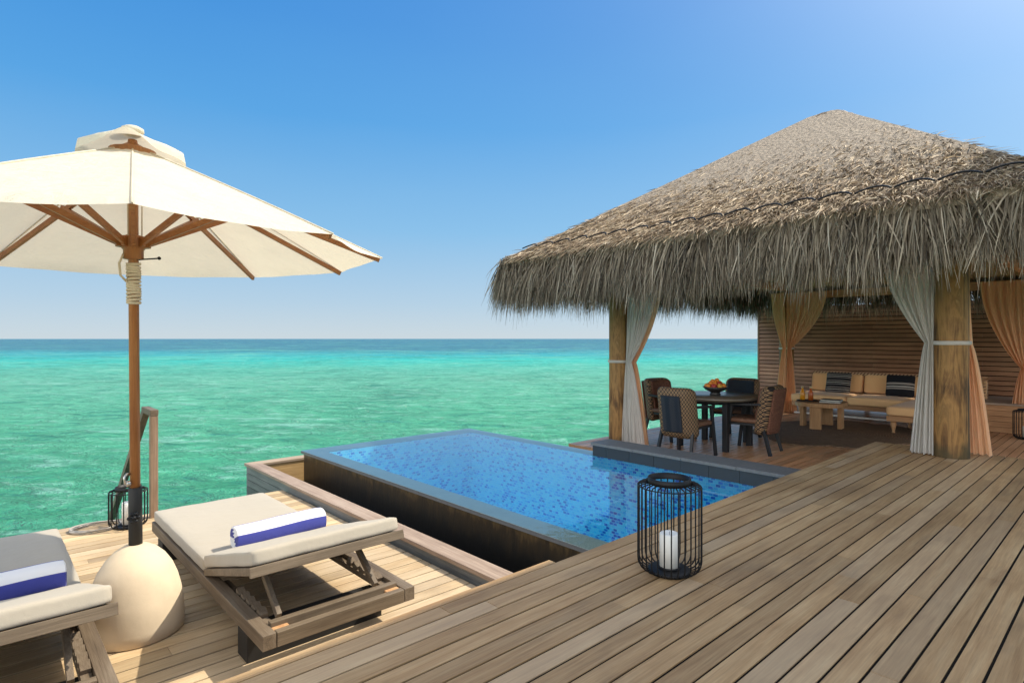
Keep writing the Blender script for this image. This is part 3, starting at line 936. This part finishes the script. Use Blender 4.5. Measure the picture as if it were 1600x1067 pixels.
# ------------------------------------------------------------------ slatted screen wall
wall = thing('slatted_wall', 'dark brown wall of overlapping horizontal slats behind the sofa', 'wall', (13.75, 2.5, LOW))
mb = MB()
for k in range(24):
    z = LOW + .12 + k * .088
    y = 6.27
    while y > -2.2:
        L = random.choice((1.2, 1.8, 2.4))
        y2 = max(y - L, -2.2)
        vs = [(13.74, y2 + .003, z), (13.74, y, z), (13.764, y, z + .072), (13.764, y2 + .003, z + .072), (13.775, y2 + .003, z), (13.775, y, z), (13.776, y, z + .072), (13.776, y2 + .003, z + .072)]
        mb.add(vs, [(0, 3, 2, 1), (4, 5, 6, 7), (0, 1, 5, 4), (1, 2, 6, 5), (2, 3, 7, 6), (3, 0, 4, 7)], 0)
        y = y2
o = mb.build('slats', 'wall', wall); o.location = (-13.75, -2.5, -LOW)
mb = MB(); mb.box((13.778, -2.2, LOW + .12), (13.795, 6.27, 1.81)); o = mb.build('gap_shade_sheet', 'gap', wall); o.location = (-13.75, -2.5, -LOW)
mb = MB()
for y in (6.2, 4.0, 1.8, -.4, -2.1): mb.box((13.80, y - .04, LOW), (13.88, y + .04, 1.80))
o = mb.build('stud', 'teak_z', wall); o.location = (-13.75, -2.5, -LOW)
o['kind'] = 'stuff'
mb = MB(); mb.box((13.735, 6.272, LOW), (13.80, 6.30, 1.82)); o = mb.build('end_post', 'teak_z', wall); o.location = (-13.75, -2.5, -LOW)

# ------------------------------------------------------------------ villa veranda that shades the upper deck
villa = thing('veranda', 'timber veranda with a slim thatched canopy along the upper deck', 'veranda', (7, -.5, 0))
mb = MB()
vs = [(2.4, .39, 4.0), (17, .39, 4.0), (17, .39, 4.12), (2.4, .39, 4.12), (2.4, -1.6, 4.35), (17, -1.6, 4.35), (17, -1.6, 4.47), (2.4, -1.6, 4.47)]
mb.add(vs, [(0, 1, 2, 3), (5, 4, 7, 6), (4, 0, 3, 7), (0, 4, 5, 1), (3, 2, 6, 7), (1, 5, 6, 2)])
o = mb.build('roof', 'core', villa); o.location = (-7, .5, 0)
for x in (2.8, 6.8, 10.8, 14.8):
    mb = MB(); mb.box((x - .07, -1.27, -.4), (x + .07, -1.13, 4.22)); o = mb.build('post', 'teak_z', villa, bevel=.006); o.location = (-7, .5, 0)
mb = MB(); mb.beam((2.5, -1.2, 4.30), (16.9, -1.2, 4.30), .10, .14); o = mb.build('beam', 'teak_x', villa); o.location = (-7, .5, 0)

# ------------------------------------------------------------------ parasol
px, py = .606, 3.516
par = thing('parasol', 'large cream canvas parasol with varnished wooden ribs', 'parasol', (px, py, LOW))
lean = R(.45)
par.rotation_euler = (lean * .74 * -1, lean * -.68, 0)
def parbuild(mb, name, mats, parent=par, **k):
    return mb.build(name, mats, parent, **k)
mb = MB()
prof = [(.208, 0), (.217, .006), (.218, .06), (.214, .13), (.204, .20), (.188, .265), (.165, .325), (.134, .375), (.096, .415), (.058, .438), (.034, .446)]
mb.lathe(prof, (0, 0, 0), 56, 0)
base = parbuild(mb, 'base', 'base')
mb = MB(); mb.lathe([(.031, .43), (.031, .735), (.029, .737)], (0, 0, 0), 24)
sl_ = parbuild(mb, 'sleeve', 'plinth', base)
mb = MB()
mb.tube([(0, 0, .60), (-.02, -.075, .60)], [.008, .008], 8)
c0 = Vector((-.02, -.075, .60))
mb.sphere(tuple(c0), .012, 8)
for k in range(6):
    a = 2 * PI * k / 6
    q = c0 + Vector((.021 * math.cos(a), 0, .021 * math.sin(a)))
    mb.sphere(tuple(q), .009, 8)
parbuild(mb, 'knob', 'black_metal', base)
mb = MB(); mb.lathe([(.0235, .70), (.0235, 2.50), (.02, 2.52)], (0, 0, 0), 24); pole = parbuild(mb, 'pole', 'pole')
mb = MB()
mb.tube([(-.03, -.02, .76), (-.05, -.03, .77), (-.052, -.032, .80), (-.04, -.02, .815), (-.024, -.01, .81)], .006, 8)
mb.sphere((-.034, -.02, .765), .016, 8)
parbuild(mb, 'cleat', 'brass', pole)
n10 = 10
ang0 = math.atan2(-py, -px)
RC, ZR, ZTOP, RT = 1.25, 1.945, 2.435, .13
def cpt(k, rad, z): 
    a = ang0 + 2 * PI * k / n10
    return Vector((rad * math.cos(a), rad * math.sin(a), z))
def canz(rr): # ridge profile height at radius
    tt = (rr - RT) / (RC - RT)
    return ZTOP + (ZR - ZTOP) * (tt * .95 + .05 * tt * tt) 
mb = MB()
nr_, ns_ = 14, 8
for k in range(n10):
    vs, fs = [], []
    for i in range(nr_ + 1):
        rr = RT + (RC - RT) * i / nr_
        A, B = cpt(k, rr, canz(rr)), cpt(k + 1, rr, canz(rr))
        for j in range(ns_ + 1):
            q = A.lerp(B, j / ns_)
            sag = 4 * (j / ns_) * (1 - j / ns_)
            q.z -= .009 * sag * (i / nr_)
            q.z += .0022 * math.sin(9 * i / nr_ + 11 * j / ns_ + k * 2.1) * sag
            if i == nr_: q -= Vector((q.x, q.y, 0)) * (.028 * sag)
            vs.append(q)
    for i in range(nr_):
        for j in range(ns_):
            a = i * (ns_ + 1) + j
            fs.append((a, a + ns_ + 1, a + ns_ + 2, a + 1))
    mb.add(vs, fs, 0, True)
canopy = parbuild(mb, 'canopy', 'canopy')
mb = MB()
for k in range(n10):      # seams and hem
    pts = [cpt(k, RT + (RC - RT) * i / 14, canz(RT + (RC - RT) * i / 14) + .003) for i in range(15)]
    mb.tube(pts, .0045, 5)
parbuild(mb, 'seam', 'canopy', canopy)
# vent cap: a low draped cone whose hem lifts toward the front and the back
mb = MB()
RV, NA = .235, 80
vs, fs = [], []
for i in range(11):
    tt = i / 10
    for k in range(NA):
        a = 2 * PI * k / NA
        da = (a - ang0 + .12 + PI / 2) % PI - PI / 2
        arch = math.exp(-(da / .42) ** 2)
        pol = math.cos(PI / n10) / math.cos(((a - ang0) % (2 * PI / n10)) - PI / n10)
        sk = max(0.0, (tt - .8) / .2)
        rr = (.012 + (RV - .012) * min(1, tt / .8)) * (pol * .6 + .4) + .010 * sk
        up = max(0.0, (tt - .35) / .65)
        z = 2.556 - .088 * min(1, tt / .8) - .050 * sk * (1 - arch)
        z += .040 * arch * up * up * (3 - 2 * up) + .003 * math.sin(7 * a + 1) * sk
        vs.append((rr * math.cos(a), rr * math.sin(a), z))
for i in range(10):
    for k in range(NA):
        fs.append((i * NA + k, (i + 1) * NA + k, (i + 1) * NA + (k + 1) % NA, i * NA + (k + 1) % NA))
mb.add(vs, fs, 0, True)
parbuild(mb, 'vent_cap', 'canopy', canopy)
mb = MB(); mb.lathe([(.0, 2.550), (.040, 2.552), (.052, 2.562), (.050, 2.578), (.032, 2.588), (.0, 2.591)], (0, 0, 0), 20, 0, True, False, False); parbuild(mb, 'finial', 'canopy')
mb = MB(); mb.lathe([(.028, 2.36), (.085, 2.37), (.10, 2.42), (.105, 2.465), (.06, 2.480), (.028, 2.50)], (0, 0, 0), 20); parbuild(mb, 'crown_hub', 'pole')
mb = MB()
mb.lathe([(.03, 1.905), (.046, 1.908), (.046, 1.955), (.052, 1.96), (.052, 2.02), (.034, 2.03)], (0, 0, 0), 20)
for k in range(n10):
    q0, q1 = cpt(k, .045, 1.99), cpt(k, .075, 1.995)
    mb.beam(q0, q1, .018, .05)
hub = parbuild(mb, 'runner_hub', 'pole')
for k in range(n10):
    mb = MB()
    a_, b_ = cpt(k, .06, canz(RT) - .045), cpt(k, RC - .015, canz(RC - .015) - .016)
    mb.beam(a_, b_, .017, .026)
    rib = parbuild(mb, 'rib', 'rib')
    mb = MB()
    mb.beam(cpt(k, .07, 1.99), cpt(k, .56, canz(.56) - .03), .018, .028)
    parbuild(mb, 'strut', 'rib', rib)
mb = MB()
for k in range(14):
    pts = [(.0275 * math.cos(a), .0275 * math.sin(a), 1.685 + k * .0152 + .004 * math.sin(a + k)) for a in [2 * PI * i / 14 for i in range(14)]]
    mb.tube(pts, .0078, 6, 0, True)
mb.tube([(-.045, -.01, 1.93), (-.065, -.02, 1.88), (-.06, -.02, 1.82), (-.035, -.02, 1.79)], .006, 6)
for sx in (-1, 1): mb.tube([(.03 * sx, -.045, 2.02), (.032 * sx, -.045, 2.36)], .003, 5)
parbuild(mb, 'pull_rope', 'rope', pole)
mb = MB(); mb.tube([(.02, -.02, 1.905), (.10, -.05, 1.915)], .004, 6); mb.sphere((.105, -.052, 1.916), .009, 8); parbuild(mb, 'lock_pin', 'black_metal', pole)

# ------------------------------------------------------------------ sun loungers (origin on the deck, near end at y = 0)
def make_lounger(loc, label):
    o_ = thing('sun_lounger', label, 'sun lounger', loc, 0, 'sun loungers flanking the parasol')
    hz = .20
    for x in (0.03, .75):
        mb = MB(); mb.box((x - .03, .0, hz - .068), (x + .03, 2.18, hz)); mb.build('side_rail', 'teak', o_, bevel=.003)
    mb = MB(); mb.box((.063, -.002, hz - .067), (.717, .036, hz - .001)); mb.build('end_rail', 'teak_x', o_, bevel=.003)
    mb = MB(); mb.box((.063, 2.14, hz - .067), (.717, 2.178, hz - .001)); mb.build('end_rail', 'teak_x', o_, bevel=.003)
    mb = MB(); mb.box((.063, .075, hz - .024), (.717, .112, hz + .012)); mb.build('stop_bar', 'teak_x', o_, bevel=.002)
    for x in (.10, .68):
        mb = MB(); mb.box((x - .036, .0365, hz - .03), (x + .036, .0745, hz - .008)); mb.build('end_block', 'table_wood', o_)
    for y in (.20, 1.86):
        mb = MB(); mb.box((.0, y, 0), (.70, y + .13, hz - .07)); mb.build('leg', 'plinth', o_, bevel=.003)
    mb = MB()
    for k in range(12): mb.box((.063, .92 + k * .10, hz - .03), (.717, .99 + k * .10, hz - .012))
    mb.build('slats', 'teak_x', o_)
    for x in (.083, .697):
        mb = MB()
        mb.box((x - .018, .12, hz - .05), (x + .018, .80, hz - .02))
        for k in range(5): 
            m_ = Matrix.Translation((x, .22 + k * .075, hz - .02)) @ Matrix.Rotation(R(22), 4, 'X')
            mb.box((-.018, 0, -.012), (.018, .05, .022), 0, m_)
        mb.build('ratchet', 'teak', o_)
    # raised back section
    th = R(16.5)
    m = Matrix.Translation((0, .89, hz + .012)) @ Matrix.Rotation(-th, 4, 'X')
    mb = MB()
    mb.box((.0, -.78, -.012), (.04, 0, .024), 0, m); mb.box((.74, -.78, -.012), (.78, 0, .024), 0, m)
    for k in range(7): mb.box((.044, -.775 + k * .11, .0), (.736, -.70 + k * .11, .018), 0, m)
    mb.box((-.012, -.80, -.020), (.792, -.785, .026), 0, m)
    bf = mb.build('back_frame', 'teak_x', o_, bevel=.002)
    for x in (.135, .645):
        mb = MB()
        p = m @ Vector((x, -.52, -.012)); q = Vector((x, .17, hz - .01))
        mb.beam(p, q, .024, .034)
        mb.build('prop', 'teak', o_, bevel=.002)
    mb = MB(); p = m @ Vector((.1, -.52, -.02)); q = m @ Vector((.68, -.52, -.02)); mb.beam(p, q, .03, .03); mb.build('cross_bar', 'teak_x', o_)
    mb = MB(); mb.rbox((.39, 1.545, hz + .002 + .038), (.765, 1.27, .076), .020, 14, 0, .008, None, .0012); mb.build('mattress', 'cushion', o_)
    mb = MB(); mb.rbox((.39, -.388, .026 + .037), (.775, .80, .074), .020, 14, 0, .006, m, .0012); mb.build('back_cushion', 'cushion', o_)
    return o_
l2 = make_lounger((.92, 2.61, LOW), 'sunlit sun lounger between the stone parasol base and the pool surround')
l1 = dup(l2, (-.38, 2.61, LOW), 0, 'half shaded sun lounger at the left edge beside the stone parasol base')

# rolled towels
def make_towel(loc, label, rz=0):
    n = 28
    Lh = .265
    prof = []
    for k in range(n):
        a = 2 * PI * k / n
        cx_, sz_ = math.cos(a), math.sin(a)
        e = 2.8
        r = (abs(cx_ / .070) ** e + abs(sz_ / .068) ** e) ** (-1 / e)
        prof.append((r * cx_, r * sz_))
    vs, fs, mi = [], [], []
    rows = 20
    for i in range(rows + 1):
        x = -Lh + 2 * Lh * i / rows
        k_ = 1 - .05 * (abs(x) / Lh) ** 8
        for k, (y, z) in enumerate(prof):
            wob = 1 + .012 * math.sin(x * 22 + k * .4)
            vs.append((x, y * k_ * wob, .066 + z * k_ * wob + .004 * math.sin(x * 9)))
    for i in range(rows):
        for k in range(n):
            fs.append((i * n + k, i * n + (k + 1) % n, (i + 1) * n + (k + 1) % n, (i + 1) * n + k))
            ang = (k + .5) / n * 360
            mi.append(1 if (152 < ang < 235 or 70 < ang < 76 or 280 < ang < 330 or ang < 30) else 0)
    mb = MB(); mb.add(vs, [f[::-1] for f in fs], mi, True)
    # rolled ends
    for sg in (-1, 1):
        rings = 7
        vs, fs, mi = [], [], []
        for j in range(rings + 1):
            q = .95 * (1 - j / rings)
            dz = .006 * (1 if j % 2 else -1) if 0 < j else 0
            for (y, z) in prof: vs.append((sg * (Lh + dz), y * q, .066 + z * q + .004 * math.sin(sg * Lh * 9)))
        for j in range(rings):
            for k in range(n):
                f = (j * n + k, j * n + (k + 1) % n, (j + 1) * n + (k + 1) % n, (j + 1) * n + k)
                fs.append(f if sg < 0 else f[::-1]); mi.append((j + (k > n * .4)) % 2)
        mb.add(vs, fs, mi, True)
    o = mb.build('rolled_towel', ['towel_white', 'towel_blue'])
    o.location = loc; o.rotation_euler = (0, 0, rz)
    return tag(o, label, 'towel', 'rolled towels on the loungers')
tw = make_towel((1.365, 3.575, LOW + .282), 'rolled blue and white towel on the sunlit lounger', R(1))
tw2 = dup(tw, (.05, 3.575, LOW + .282), R(1), 'rolled blue and white towel on the half shaded lounger at the left edge')

# ------------------------------------------------------------------ wire lanterns
def make_lantern(loc, label, Rr, H_, nw, wr=.0033, ch=.16, cr=.045, rz=0):
    o_ = thing('wire_lantern', label, 'lantern', loc, rz, 'black wire lanterns on the decks')
    rb = Rr * .64
    mb = MB()
    for k in range(nw):
        a = 2 * PI * k / nw
        pr = [(rb, .012)]
        for i in range(7):
            q = PI / 2 * i / 6
            pr.append((Rr - Rr * .30 + Rr * .30 * math.sin(q), .012 + Rr * .36 - Rr * .36 * math.cos(q)))
        cz = H_ - .030
        for i in range(6):
            q = PI / 2 * i / 5
            pr.append((Rr - Rr * .12 + Rr * .12 * math.cos(q), cz - Rr * .10 + Rr * .10 * math.sin(q)))
        pr.append((rb + .004, cz + .006))
        mb.tube([(r * math.cos(a), r * math.sin(a), z) for r, z in pr], wr, 5)
    mb.tube([(Rr * math.cos(a), Rr * math.sin(a), H_ - .030 - Rr * .06) for a in [2 * PI * i / 40 for i in range(40)]], wr * .9, 5, 0, True)
    mb.build('cage', 'black_metal', o_)
    mb = MB(); mb.lathe([(rb + .002, H_ - .030), (rb + .006, H_ - .028), (rb + .006, H_), (rb, H_), (rb - .001, H_ - .03)], (0, 0, 0), 40, 0, True, False, False); mb.build('top_ring', 'black_metal', o_)
    mb = MB(); mb.lathe([(rb, 0), (rb + .004, .003), (rb + .004, .016), (rb - .004, .019)], (0, 0, 0), 40); mb.lathe([(cr + .006, .019), (cr + .006, .028), (cr + .003, .028)], (0, 0, 0), 32); mb.build('base_plate', 'black_metal', o_)
    return o_
def make_candle(loc, h, r, label):
    mb = MB()
    mb.lathe([(r, 0), (r, h - .006), (r - .005, h), (r - .012, h - .004), (.002, h - .009)], (0, 0, 0), 32)
    o = mb.build('candle', 'candle'); o.location = loc
    tag(o, label, 'candle', 'pillar candles in the lanterns')
    mb = MB(); mb.tube([(0, 0, h - .01), (.001, 0, h + .006)], .0012, 5); mb.build('wick', 'black_metal', o)
make_lantern((2.411, 1.528, .001), 'tall black wire lantern standing alone on the upper deck', .146, .445, 30)
make_candle((2.411, 1.528, .030), .155, .045, 'white pillar candle inside the tall lantern on the upper deck')
make_lantern((.894, 5.50, LOW), 'short black wire lantern behind the parasol pole by the handrail', .132, .325, 16, .0045)
make_candle((.894, 5.50, LOW + .029), .17, .045, 'white pillar candle inside the short lantern by the handrail')
make_lantern((11.55, 1.22, LOW), 'black wire lantern by the timber bench at the right edge', .16, .45, 26, .005)
make_candle((11.55, 1.22, LOW + .029), .16, .05, 'white pillar candle inside the lantern by the timber bench')

# ------------------------------------------------------------------ handrail and rope
hr = thing('stair_handrail', 'weathered timber handrail sloping down to the sea at deck edge', 'handrail', (1.10, 5.66, LOW))
mb = MB(); mb.box((-.028, -.03, -.02), (.028, .03, .85)); mb.build('post', 'teak_z', hr, bevel=.003)
mb = MB(); mb.box((-.03, -.032, .852), (.03, .33, .902)); mb.build('top_rail', 'teak', hr, bevel=.003)
mb = MB(); mb.beam((0, .295, .87), (0, 2.25, -.62), .055, .06); mb.build('sloping_rail', 'teak', hr, bevel=.003)
mb = MB()
pts = []
for i in range(90):
    a = 2 * PI * i / 45
    rr = .155 + .012 * math.sin(2.3 * a) + .010 * i / 90
    pts.append((.70 + rr * math.cos(a), 5.62 + rr * .8 * math.sin(a), LOW + .010 + .014 * i / 90))
mb.tube(pts, .007, 6)
o = mb.build('rope', 'rope_grey', None, loc=(.70, 5.62, LOW)); tag(o, 'thin grey rope coiled in a loop on the lower deck', 'rope')

# ------------------------------------------------------------------ dining set
dt = thing('dining_table', 'round dark dining table with square black legs', 'table', (7.65, 4.12, LOW))
mb = MB(); mb.lathe([(.58, .668), (.61, .675), (.62, .69), (.62, .705), (.614, .712)], (0, 0, 0), 72); mb.build('tabletop', 'tabletop', dt)
mb = MB(); mb.lathe([(.45, .615), (.45, .666)], (0, 0, 0), 48); mb.build('apron', 'black_wood', dt)
for sx in (-1, 1):
    for sy in (-1, 1):
        mb = MB(); mb.box((sx * .34 - .035, sy * .34 - .035, 0), (sx * .34 + .035, sy * .34 + .035, .64)); mb.build('leg', 'black_wood', dt, bevel=.004)

def make_chair(loc, rz, label, pan='herring'):
    o_ = thing('dining_chair', label, 'chair', loc, rz, 'woven dining chairs round the table')
    # shell: curved rounded slab; local front is +y
    def shell(w, h, tck, r, c, bend, rake, mats, name, n=12):
        mb = MB(); mb.rbox((0, 0, 0), (w, tck, h), r, n)
        vv = []
        for (x, y, z) in mb.v:
            y2 = y + bend * (x / .26) ** 2 - rake * z
            vv.append((x + c[0], y2 + c[1], z + c[2]))
        mb.v = vv
        return mb.build(name, mats, o_)
    shell(.52, .64, .17, .084, (0, -.24, .57), .09, .16, 'weave', 'backrest', 14)
    shell(.42, .52, .06, .029, (0, -.155, .60), .08, .16, pan, 'inner_pad')
    shell(*((.27, .46) if pan == 'herring' else (.46, .58)), .03, .014, (0, -.325, .56), .07, .16, pan, 'back_panel')
    mb = MB(); mb.rbox((0, .05, .425), (.50, .50, .06), .026, 8); mb.build('seat', 'brown_seat', o_)
    mb = MB(); mb.box((-.23, -.2, .365), (.23, .27, .394)); mb.build('seat_frame', 'black_wood', o_)
    for sx in (-1, 1):
        mb = MB(); mb.beam((sx * .265, .30, 0), (sx * .245, .22, .62), .036, .042); mb.build('leg', 'black_wood', o_, bevel=.004)
        mb = MB(); mb.beam((sx * .24, -.27, 0), (sx * .21, -.16, .40), .036, .042); mb.build('leg', 'black_wood', o_, bevel=.004)
        mb = MB(); mb.beam((sx * .245, .26, .63), (sx * .245, -.16, .65), .05, .03); mb.build('armrest', 'black_wood', o_, bevel=.006)
    return o_
ch = make_chair((6.70, 4.02, LOW), -PI / 2, 'woven dining chair with its navy back panel turned to the pool')
ch3 = make_chair((7.72, 4.92, LOW), PI - .15, 'rust woven dining chair nearest the sea beside the tied white curtain', 'rust')
dup(ch3, (7.66, 3.55, LOW), .12, 'rust woven dining chair on the rug side, diamond pattern flank showing')
dup(ch, (8.50, 4.22, LOW), PI / 2, 'woven dining chair mostly hidden behind the round table')
bw = MB(); bw.lathe([(.07, 0), (.075, .012), (.06, .03), (.075, .045), (.13, .07), (.172, .115), (.165, .115), (.12, .078), (.02, .055)], (0, 0, 0), 36)
b_o = bw.build('fruit_bowl', 'bowl', None); b_o.location = (7.63, 4.10, LOW + .713); tag(b_o, 'black footed fruit bowl on the dining table', 'bowl')
kinds = ['orange', 'mango', 'apple_red', 'orange', 'lime', 'dark']
lab = {'orange': 'round orange heaped in the black fruit bowl', 'mango': 'yellow mango in the black fruit bowl', 'apple_red': 'red apple heaped in the black fruit bowl', 'lime': 'green lime tucked in the black fruit bowl', 'dark': 'dark plum in the black fruit bowl'}
spots = [(.115 * math.cos(k * 2 * PI / 9), .115 * math.sin(k * 2 * PI / 9), .125) for k in range(9)] + [(.062 * math.cos(k * 2 * PI / 6 + .4), .062 * math.sin(k * 2 * PI / 6 + .4), .158) for k in range(6)] + [(.012, -.02, .20), (-.03, .02, .185), (0, 0, .12)]
for i, sp_ in enumerate(spots):
    k = kinds[(i * 5 + i // 4) % 6]
    mb = MB(); mb.sphere((0, 0, 0), .034 + .005 * ((i * 7) % 3) / 2, 12, 0, 1.15 if k == 'mango' else .95)
    o = mb.build('fruit', 'fruit_' + k); o.location = (7.63 + sp_[0], 4.10 + sp_[1], LOW + .713 + sp_[2]); o.rotation_euler = (i, i * 2, 0)
    tag(o, lab[k], 'fruit', 'fruit in the bowl ' + k.replace('_', ' '))

# ------------------------------------------------------------------ lounge corner
so_ = thing('corner_sofa', 'tan corner sofa with cane rail against the slatted wall', 'sofa', (12.3, 3.2, LOW))
def sf(mb, name, mats, **k):
    o = mb.build(name, mats, so_, **k); o.location = (-12.3, -3.2, -LOW); return o
mb = MB(); mb.box((11.78, 2.80, LOW + .20), (12.86, 4.72, LOW + .29)); sf(mb, 'base_frame', 'sofa_wood', bevel=.006)
mb = MB(); mb.box((10.60, 1.93, LOW + .20), (12.86, 2.797, LOW + .29)); sf(mb, 'base_frame', 'sofa_wood', bevel=.006)
mb = MB(); mb.box((11.84, 2.82, LOW + .045), (11.90, 4.70, LOW + .075)); sf(mb, 'lit_strip', 'paper')  # pale bar added in place of the bright strip of light under the sofa
for (x, y) in ((10.68, 2.72), (10.68, 2.02), (11.6, 2.72), (11.9, 4.6), (12.75, 4.6), (12.75, 2.0)):
    mb = MB(); mb.lathe([(.022, 0), (.026, .02), (.018, .04), (.034, .10), (.042, .15), (.040, .20)], (x, y, LOW), 16); sf(mb, 'leg', 'sofa_wood')
mb = MB(); mb.rbox((12.13, 4.21, LOW + .365), (.95, .98, .15), .045, 10, 0, .015); sf(mb, 'seat_cushion', 'cushion_sofa')
mb = MB(); mb.rbox((12.13, 3.26, LOW + .365), (.95, .92, .15), .045, 10, 0, .015); sf(mb, 'seat_cushion', 'cushion_sofa')
mb = MB(); mb.rbox((11.55, 2.37, LOW + .365), (2.05, .85, .15), .045, 10, 0, .015); sf(mb, 'seat_cushion', 'cushion_sofa')
def backm(x, y): return Matrix.Translation((x, y, LOW + .45)) @ Matrix.Rotation(R(12), 4, 'Y')
for (y, w) in ((4.20, .93), (3.24, .93), (2.30, .90)):
    mb = MB(); mb.rbox((0, 0, .175), (.15, w, .36), .05, 10, 0, 0, backm(12.64, y)); sf(mb, 'back_cushion', 'cushion_sofa')
mb = MB()
mb.beam((12.83, 1.95, LOW + .80), (12.83, 4.70, LOW + .80), .06, .055)
sf(mb, 'cane_rail', 'cane')
mb = MB()
for y in (1.97, 2.88, 3.79, 4.68): mb.box((12.80, y - .025, LOW + .29), (12.86, y + .025, LOW + .775))
for k in range(5): mb.box((12.82, 1.96, LOW + .36 + k * .08), (12.84, 4.68, LOW + .39 + k * .08))
sf(mb, 'back_frame', 'sofa_wood')
mb = MB()
for k in range(11): mb.box((11.9, 1.86, LOW + .32 + k * .050), (12.86, 1.91, LOW + .345 + k * .050))
mb.box((11.86, 1.855, LOW + .2), (11.9, 1.915, LOW + .90))
sf(mb, 'slatted_arm', 'sofa_wood')
def pillow(y, mat, label, x=12.44, tilt=18, rz=0):
    mb = MB(); mb.rbox((0, 0, 0), (.13, .44, .40), .055, 10)
    mb.v = [(p[0] * (1 - .75 * max(abs(p[1] / .22), abs(p[2] / .20)) ** 3), p[1] * (1 + .05 * abs(p[2] / .2) ** 3), p[2] * (1 + .06 * abs(p[1] / .22) ** 3)) for p in mb.v]
    o = mb.build('throw_pillow', mat); o.location = (x, y, LOW + .45 + .19); o.rotation_euler = (0, R(tilt), R(rz))
    tag(o, label, 'pillow', 'striped pillows on the sofa')
    return o
pillow(4.10, 'pillow_a', 'black pillow with many thin pale stripes on the sofa end')
pb = pillow(3.05, 'pillow_b', 'black pillow with bold pale bands on the sofa middle', 12.40, 18, 3)
ct = thing('coffee_table', 'low oiled timber coffee table with four slab legs on the rug', 'table', (10.50, 3.72, LOW), R(4))
mb = MB()
prof = []
vs = []
for k in range(40):
    a = 2 * PI * k / 40
    r_ = (abs(math.cos(a) / .42) ** 3.2 + abs(math.sin(a) / .36) ** 3.2) ** (-1 / 3.2)
    vs.append((r_ * math.cos(a), r_ * math.sin(a)))
mb.add([(x, y, .375) for x, y in vs] + [(x, y, .44) for x, y in vs], [tuple(range(39, -1, -1)), tuple(range(40, 80))] + [(i, (i + 1) % 40, 40 + (i + 1) % 40, 40 + i) for i in range(40)])
mb.build('tabletop', 'table_wood', ct, bevel=.006)
for (x, y, rz) in ((.33, .0, 0), (-.33, 0, 0), (0, .29, 90), (0, -.29, 90)):
    mb = MB(); m = Matrix.Translation((x, y, 0)) @ Matrix.Rotation(R(rz), 4, 'Z'); mb.box((-.03, -.085, 0), (.03, .085, .373), 0, m); mb.build('leg', 'table_wood', ct, bevel=.004)
TT = LOW + .441
mb = MB(); mb.lathe([(.15, 0), (.165, .004), (.17, .014), (.163, .014), (.15, .007)], (0, 0, 0), 32); o = mb.build('tray', 'tray'); o.location = (10.42, 3.92, TT); tag(o, 'round black tray under the juice bottles', 'tray')
def bottle(loc, mat, label):
    mb = MB(); mb.lathe([(.036, 0), (.042, .006), (.042, .10), (.036, .135), (.018, .17), (.016, .20)], (0, 0, 0), 20)
    o = mb.build('juice_bottle', mat); o.location = loc; tag(o, label, 'bottle')
    mb = MB(); mb.lathe([(.018, .20), (.020, .202), (.020, .226), (.016, .23)], (0, 0, 0), 16); mb.build('cap', 'cork', o)
bottle((10.42, 4.00, TT + .0145), 'juice_a', 'bottle of orange juice on the black tray')
bottle((10.46, 3.88, TT + .0145), 'juice_b', 'bottle of red juice on the black tray')
def book(x, y, z, w, d, h, rz, mat, label):
    o_ = thing('book', label, 'book', (x, y, z), R(rz))
    mb = MB(); mb.box((-w / 2, -d / 2, 0), (w / 2, d / 2, .004)); mb.box((-w / 2, -d / 2, h - .004), (w / 2, d / 2, h)); mb.box((w / 2 - .004, -d / 2, .0042), (w / 2, d / 2, h - .0042)); mb.build('cover', mat, o_)
    mb = MB(); mb.box((-w / 2 + .006, -d / 2 + .005, .0045), (w / 2 - .005, d / 2 - .005, h - .0045)); mb.build('pages', 'paper', o_)
book(10.44, 3.56, TT, .24, .31, .024, 12, 'book_a', 'slate covered book at the bottom of the stack on the coffee table')
book(10.45, 3.55, TT + .0245, .23, .29, .026, 5, 'book_b', 'black book on top of the stack on the coffee table')
mb = MB()
vs = []
nR = 160
for k in range(nR):
    a = 2 * PI * k / nR
    r_ = 1.28 + .17 * abs(math.sin(3.5 * a + .4)) ** .8
    vs.append((r_ * 1.12 * math.cos(a), r_ * .80 * math.sin(a)))
mb.add([(x, y, 0) for x, y in vs] + [(x * .995, y * .995, .012) for x, y in vs], [tuple(range(nR, 2 * nR))] + [(i, (i + 1) % nR, nR + (i + 1) % nR, nR + i) for i in range(nR)])
o = mb.build('rug', 'rug'); o.location = (10.1, 3.35, LOW + .0025); tag(o, 'dark brown woven rug with scalloped edge under the coffee table', 'rug')
bn = thing('timber_bench', 'boxy slatted timber bench below the wall at right', 'bench', (12.7, .8, LOW))
mb = MB()
for k in range(5): mb.box((12.0, -.6, LOW + .01 + k * .086), (12.03, 1.92, LOW + .09 + k * .086))
for k in range(5): mb.box((12.032, 1.89, LOW + .01 + k * .086), (13.5, 1.92, LOW + .09 + k * .086))
o = mb.build('front_slats', 'sofa_wood', bn); o.location = (-12.7, -.8, -LOW)
mb = MB()
for k in range(10): mb.box((11.98 + k * .15, -.6, LOW + .443), (12.12 + k * .15, 1.935, LOW + .47))
o = mb.build('seat_boards', 'curb', bn); o.location = (-12.7, -.8, -LOW)
mb = MB(); mb.box((12.04, -.58, LOW), (13.48, 1.88, LOW + .44)); o = mb.build('carcass', 'sofa_wood', bn); o.location = (-12.7, -.8, -LOW)
